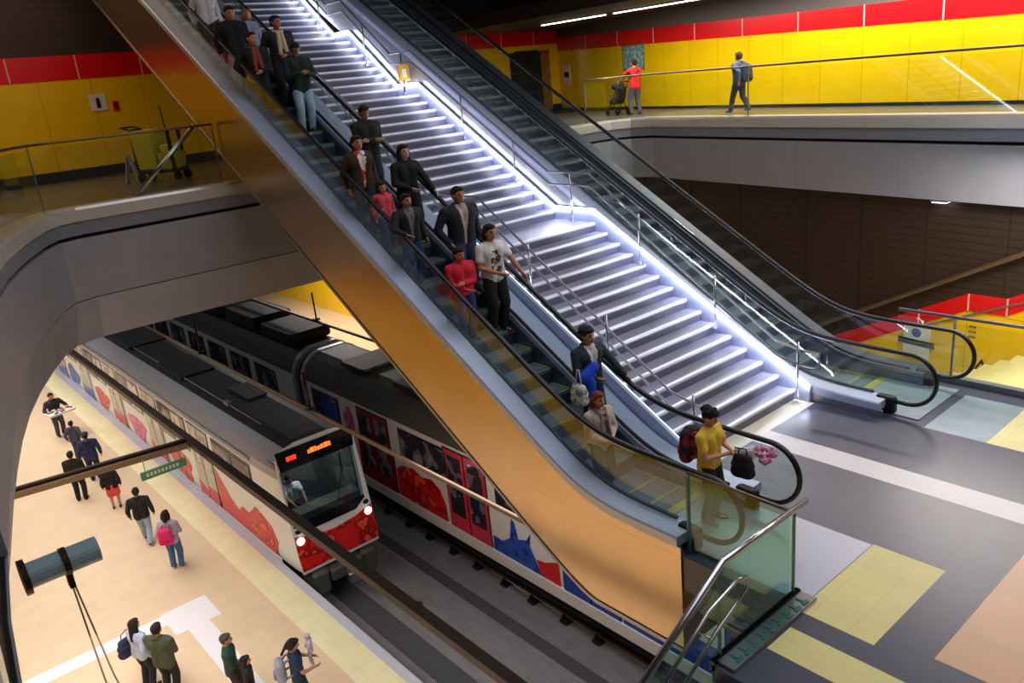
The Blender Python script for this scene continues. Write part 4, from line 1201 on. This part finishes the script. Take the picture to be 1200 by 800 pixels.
        mb = MB(); mb.ell(hd(-.006, 0, .028), hv(.058, .050, .046), 16, 10, rot=Rz); mb.ell(hd(.06, 0, .022), hv(.034, .038, .006), 12, 6, rot=Rz)
        voxel('cap', mb, cloth(cap), cv * .8, 1, p)
    return p

def to_world(p, v):
    c, s = math.cos(p.rotation_euler.z), math.sin(p.rotation_euler.z)
    v = (v[0] * p.scale.x, v[1] * p.scale.y, v[2])
    return Vector((p.location.x + v[0] * c - v[1] * s, p.location.y + v[0] * s + v[1] * c, p.location.z + v[2]))
def backpack(label, p, H, col, col2=None, side=-1, pos=None, sc=1.0):
    """a bag worn on the back of p: separate thing"""
    w = to_world(p, (-.145 * H * sc - .01, 0, .66 * H)) if pos is None else to_world(p, pos)
    b = thing('backpack', label, 'bag', w, p.rotation_euler.z); b.scale = (WID, WID, 1)
    mb = MB(); mb.capsule((-.0, -.08 * sc, -.15 * sc), .085 * sc, (0, -.07 * sc, .13 * sc), .075 * sc); mb.capsule((0, .08 * sc, -.15 * sc), .085 * sc, (0, .07 * sc, .13 * sc), .075 * sc); mb.capsule((0, 0, -.14 * sc), .09 * sc, (0, 0, .15 * sc), .08 * sc)
    voxel('bag_body', mb, cloth(*col) if isinstance(col[0], tuple) else cloth(col), .015, 2, b)
    mb = MB(); mb.capsule((-.075 * sc, -.05 * sc, -.11 * sc), .05 * sc, (-.075 * sc, .05 * sc, -.11 * sc), .05 * sc); mb.capsule((-.075 * sc, -.05 * sc, -.05 * sc), .045 * sc, (-.075 * sc, .05 * sc, -.05 * sc), .045 * sc)
    voxel('pocket', mb, cloth(col2 or (col if not isinstance(col[0], tuple) else col[0])), .015, 2, b)
    for s in (1, -1):
        pts = [(.05 * sc, s * .08, .13), (.11, s * .085, .20), (.19, s * .08, .215), (.265, s * .085, .15), (.275, s * .09, .02), (.2, s * .12, -.10), (.05, s * .12, -.15)]
        MB().tube([tuple(c * H / 1.65 for c in q) for q in pts], .014, 6, ry=.022).build('strap', cloth(col2 or (col if not isinstance(col[0], tuple) else col[0])), b)
    return b
def shoulder_bag(label, p, pos, size, col, H=1.6, strap_to=None, name='shoulder_bag', col2=None):
    w = to_world(p, pos); b = thing(name, label, 'bag', w, p.rotation_euler.z)
    a, d, h = size
    mb = MB(); mb.capsule((-a * .35, 0, -h * .35), d, (a * .35, 0, -h * .35), d); mb.capsule((-a * .3, 0, h * .3), d * .7, (a * .3, 0, h * .3), d * .7); mb.capsule((-a * .33, 0, 0), d * .95, (a * .33, 0, 0), d * .95)
    voxel('bag_body', mb, cloth(*col) if isinstance(col[0], tuple) else cloth(col), .014, 2, b)
    t = strap_to or (0, 0, h * 1.3)
    MB().tube([(-a * .3, 0, h * .35), (-a * .22, 0, h * .8), (t[0] - .02, t[1], t[2]), (t[0] + .02, t[1], t[2]), (a * .22, 0, h * .8), (a * .3, 0, h * .35)], .010, 6).build('strap', cloth(col2 or (col if not isinstance(col[0], tuple) else col[0])), b)
    return b

# ---- riders on the left escalator; they face down the slope (+x), a little towards the camera side
def ride(label, x, y, H, **k):
    return person(label, (x, y, tread_z(x)), k.pop('heading', -.1), H, **k)
YL, YR = 6.97, 7.58
G = 'people riding the escalator'
rail_hand = lambda x, H, s: None
def on_rail(dx, y, H, p_x, rail_y, heading=-.1):
    """local target on the handrail dx ahead of a rider"""
    wx = p_x + dx; v = Vector((dx, rail_y - y, zrail(wx) + .045 - tread_z(p_x)))
    c, s = math.cos(-heading), math.sin(-heading)
    return ((v.x * c - v.y * s) / H / WID, (v.x * s + v.y * c) / H / WID, v.z / H)
ride('person in a black coat and pale grey trousers at the top left of the riders', -16.15, 6.97, 1.72, top=(22, 22, 26), pants=(168, 168, 178), sleeve='jacket', hem=.42, group=G, nod=10)
q = ride('person in a white top, highest on the escalator, cut by the picture edge', -17.3, 6.98, 1.62, top=(222, 220, 220), pants=(60, 60, 72), fem=True, hairstyle='bob', group=G)
ride('woman with fair brown hair and pale blue top behind the beige scarf man', -16.62, 7.52, 1.46, top=(150, 160, 190), pants=(50, 56, 84), hair=(150, 108, 62), fem=True, hairstyle='bob', group=G)
ride('person in a long black coat and rust scarf, left of the beige scarf man', -15.40, 6.97, 1.66, top=(20, 24, 24), pants=(30, 30, 38), sleeve='jacket', hem=.38, hair=(40, 24, 20), arms=('belly', 'pocket'), head_yaw=25, scarf=(150, 60, 48), group=G)
ride('man in a dark jacket with a long beige scarf near the top of the escalator', -15.52, 7.58, 1.70, top=(34, 30, 34), pants=(34, 36, 50), scarf=(196, 176, 146), sleeve='jacket', skin=(170, 110, 85), arms=('belly', 'hang'), head_yaw=20, group=G)
ride('man in a dark green hooded top and pale blue jeans looking at his hands', -14.85, 7.55, 1.63, top=(22, 40, 36), pants=(152, 178, 200), sleeve='hood', arms=('phone', 'phone'), nod=28, skin=(150, 105, 80), hem=.44, group=G)
ride('man in a black jacket with arms folded, above the red printed shirt woman', -12.66, 7.52, 1.62, top=(24, 24, 30), pants=(36, 42, 60), sleeve='jacket', arms=('cross', 'cross'), nod=18, skin=(165, 112, 88), group=G)
ride('woman in an open brown jacket over a red and white printed shirt', -12.10, 6.97, 1.66, top=(58, 38, 32), top2=((205, 52, 46), (226, 216, 206), None, 7), pants=(30, 44, 66), sleeve='jacket', fem=True, hairstyle='pony', skin=(186, 124, 104), hem=.46, group=G)
ride('child in a pink printed jacket in front of the red printed shirt woman', -11.62, 7.03, 1.14, top=((214, 74, 92), (160, 34, 60), (232, 150, 160), 8), pants=(44, 60, 120), sleeve='jacket', hairstyle='bob', fem=True, group=G)
x = -11.68
ride('woman with long black hair in black clothes, one hand on the right handrail', x, 7.58, 1.68, top=(14, 16, 16), pants=(16, 16, 18), fem=True, hairstyle='long', sleeve='long', arms=(on_rail(.42, 7.58, 1.68, x, 7.87), 'belly'), skin=(198, 150, 130), hem=.44, group=G)
x = -10.86
ride('person in a dark open jacket, grey top and blue jeans holding the near handrail', x, 6.97, 1.48, top=(34, 36, 34), top2=(112, 112, 126), pants=(44, 66, 116), sleeve='jacket', arms=('hang', on_rail(.30, 6.97, 1.48, x, 6.72)), skin=(196, 128, 96), hairstyle='pony', head_yaw=10, group=G)
ride('man in a black jacket over a pale shirt, behind the white printed t-shirt woman', -10.28, 7.56, 1.76, top=(30, 30, 42), top2=(180, 170, 160), pants=(44, 60, 92), sleeve='jacket', skin=(176, 120, 94), arms=('hang', 'pocket'), bulk=1.1, group=G)
ride('woman in a bright red jacket and navy jeans, arms folded, on the near side', -9.66, 7.0, 1.45, top=(216, 34, 58), pants=(34, 52, 110), sleeve='jacket', fem=True, hairstyle='bun', arms=('cross', 'belly'), skin=(196, 124, 96), bulk=1.12, nod=8, group=G)
x = -9.58
ride('woman in a white printed t-shirt and black trousers reaching for the right handrail', x, 7.56, 1.70, top=(224, 222, 224), chest=((214, 210, 210), (52, 50, 52), (170, 130, 110), 11, .5), pants=(26, 28, 32), sleeve='short', fem=True, hairstyle='bob', skin=(190, 124, 94), arms=(on_rail(.62, 7.56, 1.70, x, 7.87), 'belly'), hem=.46, group=G)
x = -7.58
pw = ride('curly haired person in a dark jacket and white shirt carrying a blue sweater', x, 7.50, 1.62, top=(44, 54, 60), top2=(214, 214, 222), pants=(24, 38, 96), sleeve='jacket', hairstyle='curly', skin=(186, 130, 105), arms=(on_rail(.40, 7.50, 1.62, x, 7.87), 'belly'), group=G)
shoulder_bag('white bag with dark print hanging from the arm of the rider in blue', pw, (.16, -.30, .80), (.20, .09, .26), ((226, 228, 226), (120, 130, 130), None, 14), name='carrier_bag')
b = thing('sweater', 'bright blue sweater folded over the rider\'s forearm, beside the white bag', 'clothing', to_world(pw, (.16, -.13, .98)), 0)
mb = MB(); mb.capsule((0, -.10, .02), .09, (.02, .08, .12), .08); mb.capsule((.02, -.04, -.02), .09, (.05, 0, -.34), .07)
voxel('cloth', mb, cloth((24, 72, 205)), .014, 3, b)
pb = ride('woman with reddish hair, beige blouse and patterned scarf near the foot of the escalator', -6.93, 6.97, 1.48, top=((206, 190, 176), (188, 168, 152), None, 10), pants=(34, 34, 40), fem=True, hairstyle='bob', hair=(120, 58, 40), skin=(204, 140, 112), arms=('belly', 'belly'), scarf=((170, 150, 140), (110, 84, 84), None, 12), hem=.42, group=G)
py_ = person('person in a yellow t-shirt with a red and black backpack stepping off the escalator', (-5.42, 7.30, .02), .15, 1.50, top=(238, 196, 70), pants=(34, 34, 44), sleeve='short', hairstyle='curly', skin=(206, 150, 122), hair=(18, 14, 16), arms=('phone', 'phone'), nod=22, group=G)
backpack('black and red backpack on the person in the yellow t-shirt', py_, 1.50, ((40, 24, 32), (150, 30, 56), None, 8), (190, 60, 90))
shoulder_bag('black handbag held in front of the person in the yellow t-shirt', py_, (.36, .04, .84), (.20, .085, .26), (30, 28, 34), strap_to=(-.08, 0, .2), name='handbag')
b = thing('flower_bunch', 'bunch of pink wrapped flowers held beside the black handbag', 'flowers', to_world(py_, (.42, .22, .92)), .3)
mb = MB(); rnd = random.Random(5)
for k in range(16): mb.ell((rnd.uniform(.02, .2), rnd.uniform(-.1, .1), rnd.uniform(-.07, .07)), (.04, .04, .035), 8, 6)
voxel('blossoms', mb, cloth((226, 150, 190), (190, 80, 130), (240, 220, 230), 22), .011, 1, b)
MB().loft([[(-.02 - .16 * t, (.02 + .07 * (1 - t)) * math.cos(2 * PI * k / 10), (.02 + .07 * (1 - t)) * math.sin(2 * PI * k / 10)) for k in range(10)] for t in (0, .5, 1)]).build('wrapping', M['paper'], b)

# ---- people on the platform below
PZ = -5.5
GP = 'people waiting on the platform'
def plat(label, x, y, H, heading, **k): return person(label, (x, y, PZ), heading, H, fine=False, group=GP, **k)
pv = plat('person in a dark jacket behind a wide snack tray, farthest along the platform', -32.1, 4.45, 1.68, .2, top=(38, 34, 36), pants=(70, 74, 90), sleeve='jacket', arms=((.2, .16, .62), (.2, -.16, .62)))
b = thing('snack_tray', 'wide tray of red and green snacks carried on the far platform', 'tray', to_world(pv, (.42, 0, 1.02)), .2)
MB().loft([[(-.22, -.42, -.03), (.22, -.42, -.03), (.22, .42, -.03), (-.22, .42, -.03)], [(-.26, -.46, .05), (.26, -.46, .05), (.26, .46, .05), (-.26, .46, .05)]]).build('tray', M['paper'], b)
mb = MB(); rnd = random.Random(8)
for k in range(40): mb.ell((rnd.uniform(-.2, .2), rnd.uniform(-.38, .38), .07), (.05, .05, .035), 8, 5, mi=k % 3)
mb.build('snacks', [cloth((30, 120, 100)), cloth((220, 90, 70)), cloth((235, 225, 215))], b); b.children[-1]['kind'] = 'stuff'
plat('small figure in grey standing just beyond the two people in navy', -29.3, 4.40, 1.35, 2.6, top=(70, 72, 92), pants=(60, 64, 88), sleeve='hood')
plat('person in a navy blue hooded jacket facing away, beside the child in the red skirt', -26.9, 4.33, 1.66, 2.9, top=(40, 46, 86), pants=(28, 34, 52), sleeve='hood', cap=(40, 46, 90), hem=.44)
plat('person in a black jacket and black trousers to the left of the one in navy', -25.75, 3.62, 1.62, 2.7, top=(26, 24, 28), pants=(24, 24, 30), sleeve='jacket', arms=('belly', 'belly'))
plat('girl in a black top and coral red skirt under the cross beam', -24.3, 4.22, 1.42, 2.9, top=(24, 22, 26), pants=(226, 80, 76), bottom='skirt', fem=True, hairstyle='pony', skin=(200, 140, 112))
plat('person in a black jacket and pale jeans walking away along the platform', -21.5, 4.24, 1.62, 2.75, top=(26, 26, 32), pants=(158, 180, 206), sleeve='jacket', legs='walk', hairstyle='short')
pk = plat('woman in a pale grey sweater and blue jeans with a bright pink backpack', -19.55, 4.36, 1.62, 2.5, top=(176, 170, 186), pants=(72, 108, 164), fem=True, hairstyle='bob', shoes=(230, 228, 230), arms=('hang', 'belly'))
backpack('bright pink backpack worn by the woman in the grey sweater', pk, 1.62, (228, 40, 116), (200, 20, 80))
pn = plat('woman with long black hair and a pale blue top, left of the olive jacket man', -15.55, 2.40, 1.60, 1.95, top=(178, 192, 226), pants=(28, 28, 36), fem=True, hairstyle='long', arms=('belly', 'hang'))
shoulder_bag('dark navy shoulder bag on the woman with long black hair', pn, (-.02, .30, .92), (.34, .11, .36), (38, 42, 78), strap_to=(.0, -.10, .40))
plat('man in an olive green jacket standing beside the woman with long black hair', -14.95, 2.66, 1.66, 2.25, top=(66, 76, 56), pants=(24, 24, 28), sleeve='jacket', bulk=1.12, arms=('belly', 'belly'), hem=.44)
plat('grey haired person in a dark green sweater, right of the olive jacket man', -13.72, 3.52, 1.58, 1.15, top=(38, 66, 56), pants=(60, 40, 38), hair=(70, 66, 64), arms=('hang', 'belly'))
plat('small child in a black jacket in front of the person in the green sweater', -13.30, 3.66, 1.22, 1.3, top=(26, 26, 32), pants=(34, 34, 40), hairstyle='bob', sleeve='jacket')
pm = plat('woman with a pony tail in a navy top holding a baby on the platform', -12.55, 4.32, 1.62, 1.25, top=(30, 48, 84), pants=(34, 36, 44), fem=True, hairstyle='pony', sleeve='short', arms=((.17, .06, .66), (.18, -.06, .60)), nod=15, skin=(196, 138, 108))
backpack('pale grey backpack on the woman holding a baby', pm, 1.62, (150, 156, 176), (120, 128, 150))
pbb = person('baby in pale lilac clothes held against the shoulder of the woman in navy', to_world(pm, (.27, .03, .92)), 1.25 + PI, .68, top=(196, 186, 214), pants=(180, 176, 200), fine=False, sleeve='hood', cap=(206, 200, 222), arms=('cross', 'cross'), skin=(222, 170, 146), shoes=(196, 186, 214))
# ---- driver behind the windscreen
drv = person('train driver in a white shirt behind the windscreen of the arriving train', (-18.3, 7.12, -5.23), 0, 1.62, top=(226, 226, 234), pants=(30, 34, 50), sit=True, fine=False, arms=((.26, .09, .62), (.26, -.09, .62)), sleeve='short')
# ---- walkway on the right
wy = lambda x: fline(x) + 1.0
pr_ = person('person in a red vest pushing a stroller on the right upper walkway', (-17.0, wy(-17.0), 3.945), PI - .17, 1.62, top=((226, 40, 44), (24, 24, 30), None, 3, .6), pants=(92, 92, 104), sleeve='short', fine=False, arms=((.26, .12, .60), (.26, -.12, .60)), legs='shift', hair=(22, 18, 18))
b = thing('stroller', 'dark folding stroller pushed by the person in the red vest', 'stroller', to_world(pr_, (.78, 0, 0)), PI - .17)
MB().tube([(-.34, -.2, .98), (-.34, .2, .98)], .015, 6).tube([(-.34, -.2, .98), (.2, -.22, .12)], .014, 6).tube([(-.34, .2, .98), (.2, .22, .12)], .014, 6).tube([(.1, -.2, .62), (-.22, -.22, .1)], .014, 6).tube([(.1, .2, .62), (-.22, .22, .1)], .014, 6).build('frame', M['black_matte'], b)
mb = MB(); mb.capsule((-.05, -.12, .42), .10, (.12, -.12, .40), .09); mb.capsule((-.05, .12, .42), .10, (.12, .12, .40), .09); mb.capsule((-.14, -.12, .50), .08, (-.24, -.12, .80), .06); mb.capsule((-.14, .12, .50), .08, (-.24, .12, .80), .06); mb.capsule((-.16, 0, .5), .1, (-.22, 0, .8), .09)
voxel('seat', mb, cloth((60, 50, 46)), .016, 2, b)
mb = MB(); mb.ell((-.06, 0, .86), (.22, .2, .14)); voxel('hood', mb, cloth((52, 40, 40)), .016, 1, b)
for xx in (-.24, .24):
    for s in (-1, 1): MB().cyl((xx, s * .22 - .02, .085), .085, .04, 14, axis='y').build('wheel', M['black_matte'], b)
pwk = person('person in a grey blue jacket and dark trousers walking along the right upper walkway', (-12.85, wy(-12.85), 3.945), PI - .17, 1.52, top=(74, 92, 128), pants=(62, 66, 72), sleeve='jacket', fine=False, legs='walk', arms=('swing_b', 'swing_f'), shoes=(40, 110, 120), hair=(60, 46, 40))
backpack('dark backpack on the person walking along the right walkway', pwk, 1.52, (50, 60, 84), (40, 46, 62))
# ---- cleaning trolley on the left walkway
b = thing('cleaning_trolley', 'yellow cleaning trolley with a mop bucket behind the left walkway glass', 'trolley', (-19.4, 6.15, 3.945), .75)
b.scale = (1.2, 1.2, 1.2)
MB().box(-.42, .42, -.22, .22, .16, .22, bev=.02).box(-.42, -.36, -.22, .22, .22, .98, bev=.02).box(.30, .36, -.22, -.18, .22, .95).box(.30, .36, .18, .22, .22, .95).build('frame', M['black_matte'], b)
MB().loft([[(-.36, -.2, .24), (-.02, -.2, .24), (-.02, .2, .24), (-.36, .2, .24)], [(-.40, -.24, .95), (.02, -.24, .95), (.02, .24, .95), (-.40, .24, .95)]]).build('bag', M['trolley_yellow'], b)
MB().loft([[(.06, -.17, .22), (.36, -.17, .22), (.36, .17, .22), (.06, .17, .22)], [(.03, -.21, .52), (.40, -.21, .52), (.40, .21, .52), (.03, .21, .52)]]).build('bucket', M['trolley_yellow'], b)
MB().box(.06, .36, -.14, .14, .52, .66, bev=.03).build('wringer', M['trolley_yellow'], b)
MB().tube([(.2, .05, .55), (.12, .1, 1.36)], .014, 6).build('mop_handle', M['dark_steel'], b)
MB().tube([(-.42, -.2, .98), (-.56, -.2, 1.02), (-.56, .2, 1.02), (-.42, .2, .98)], .016, 6).build('push_handle', M['black_matte'], b)
for xx in (-.36, .36):
    for s in (-1, 1): MB().cyl((xx, s * .18 - .02, .08), .08, .04, 14, axis='y').build('wheel', M['black_matte'], b)
s = thing('floor_sign', 'pale standing floor sign beside the yellow cleaning trolley', 'sign', (-20.3, 5.7, 3.945), 1.0)
MB().loft([[(-.14, -.15, 0), (-.14, .15, 0), (-.12, .15, 0), (-.12, -.15, 0)], [(-.02, -.11, .62), (-.02, .11, .62), (0, .11, .62), (0, -.11, .62)]]).build('front_panel', M['paper'], s)
MB().loft([[(.14, -.15, 0), (.14, .15, 0), (.12, .15, 0), (.12, -.15, 0)], [(.02, -.11, .62), (.02, .11, .62), (.0, .11, .62), (.0, -.11, .62)]]).build('back_panel', M['paper'], s)
# ------------------------------------------------------------------ lights
def area(name, loc, sx, sy, power, col=(1, 1, 1), rot=(0, 0, 0), spread=PI):
    l = bpy.data.lights.new(name, 'AREA'); l.shape = 'RECTANGLE'; l.size = sx; l.size_y = sy; l.energy = power; l.color = col; l.spread = spread
    o = bpy.data.objects.new(name, l); COL.objects.link(o); o.location = loc; o.rotation_euler = rot
    return o
area('atrium_ceiling_light', (-7, 9.5, 11.8), 10, 8, 450, (.92, .95, 1))
area('concourse_ceiling_light', (1, 9, 11.5), 8, 12, 420, (1, .97, .95))
area('right_walkway_light', (-12, 18.6, 6.85), 14, .5, 520, (1, .95, .88))
area('right_walkway_light', (-3, 17.3, 6.85), 8, .5, 330, (1, .95, .88))
area('left_walkway_light', (-20.5, 3, 9.5), 5, 6, 130, (1, .68, .38))
area('platform_light', (-12, 1, 1.0), 12, 3, 380, (1, .95, .9), spread=1.9)
area('platform_light', (-26, 2.5, 1.2), 16, 4, 460, (1, .96, .92), spread=1.9)
area('platform_light', (-38, 2.5, 1.2), 12, 4, 400, (1, .96, .92), spread=1.9)
area('far_platform_fill', (-33, 16.2, 0.6), 10, 2, 700, (1, .95, .9))  # unseen fill, added to brighten the far yellow wall
area('stairwell_fill', (-5, 15.0, 3.3), 3, 1.5, 150, (1, .95, .88))  # added fill with no fixture, lifts the sloping yellow wall
w = bpy.data.worlds.new('world'); sc.world = w; w.use_nodes = True
w.node_tree.nodes['Background'].inputs[0].default_value = (.85, .9, 1, 1)
w.node_tree.nodes['Background'].inputs[1].default_value = .2
sc.view_settings.view_transform = 'Standard'; sc.view_settings.look = 'None'
sc.view_settings.exposure = 0; sc.view_settings.gamma = 1; sc.view_settings.use_curve_mapping = False
sc.cycles.use_denoising = True
area('track_fill', (-9.5, 8.3, -.9), 8, 1.2, 130, (1, .96, .94))  # unseen fill added over the rails to lift the dark track bed
area('cab_light', (-18.2, 7.6, -2.62), .5, .8, 22, (1, 1, .95))
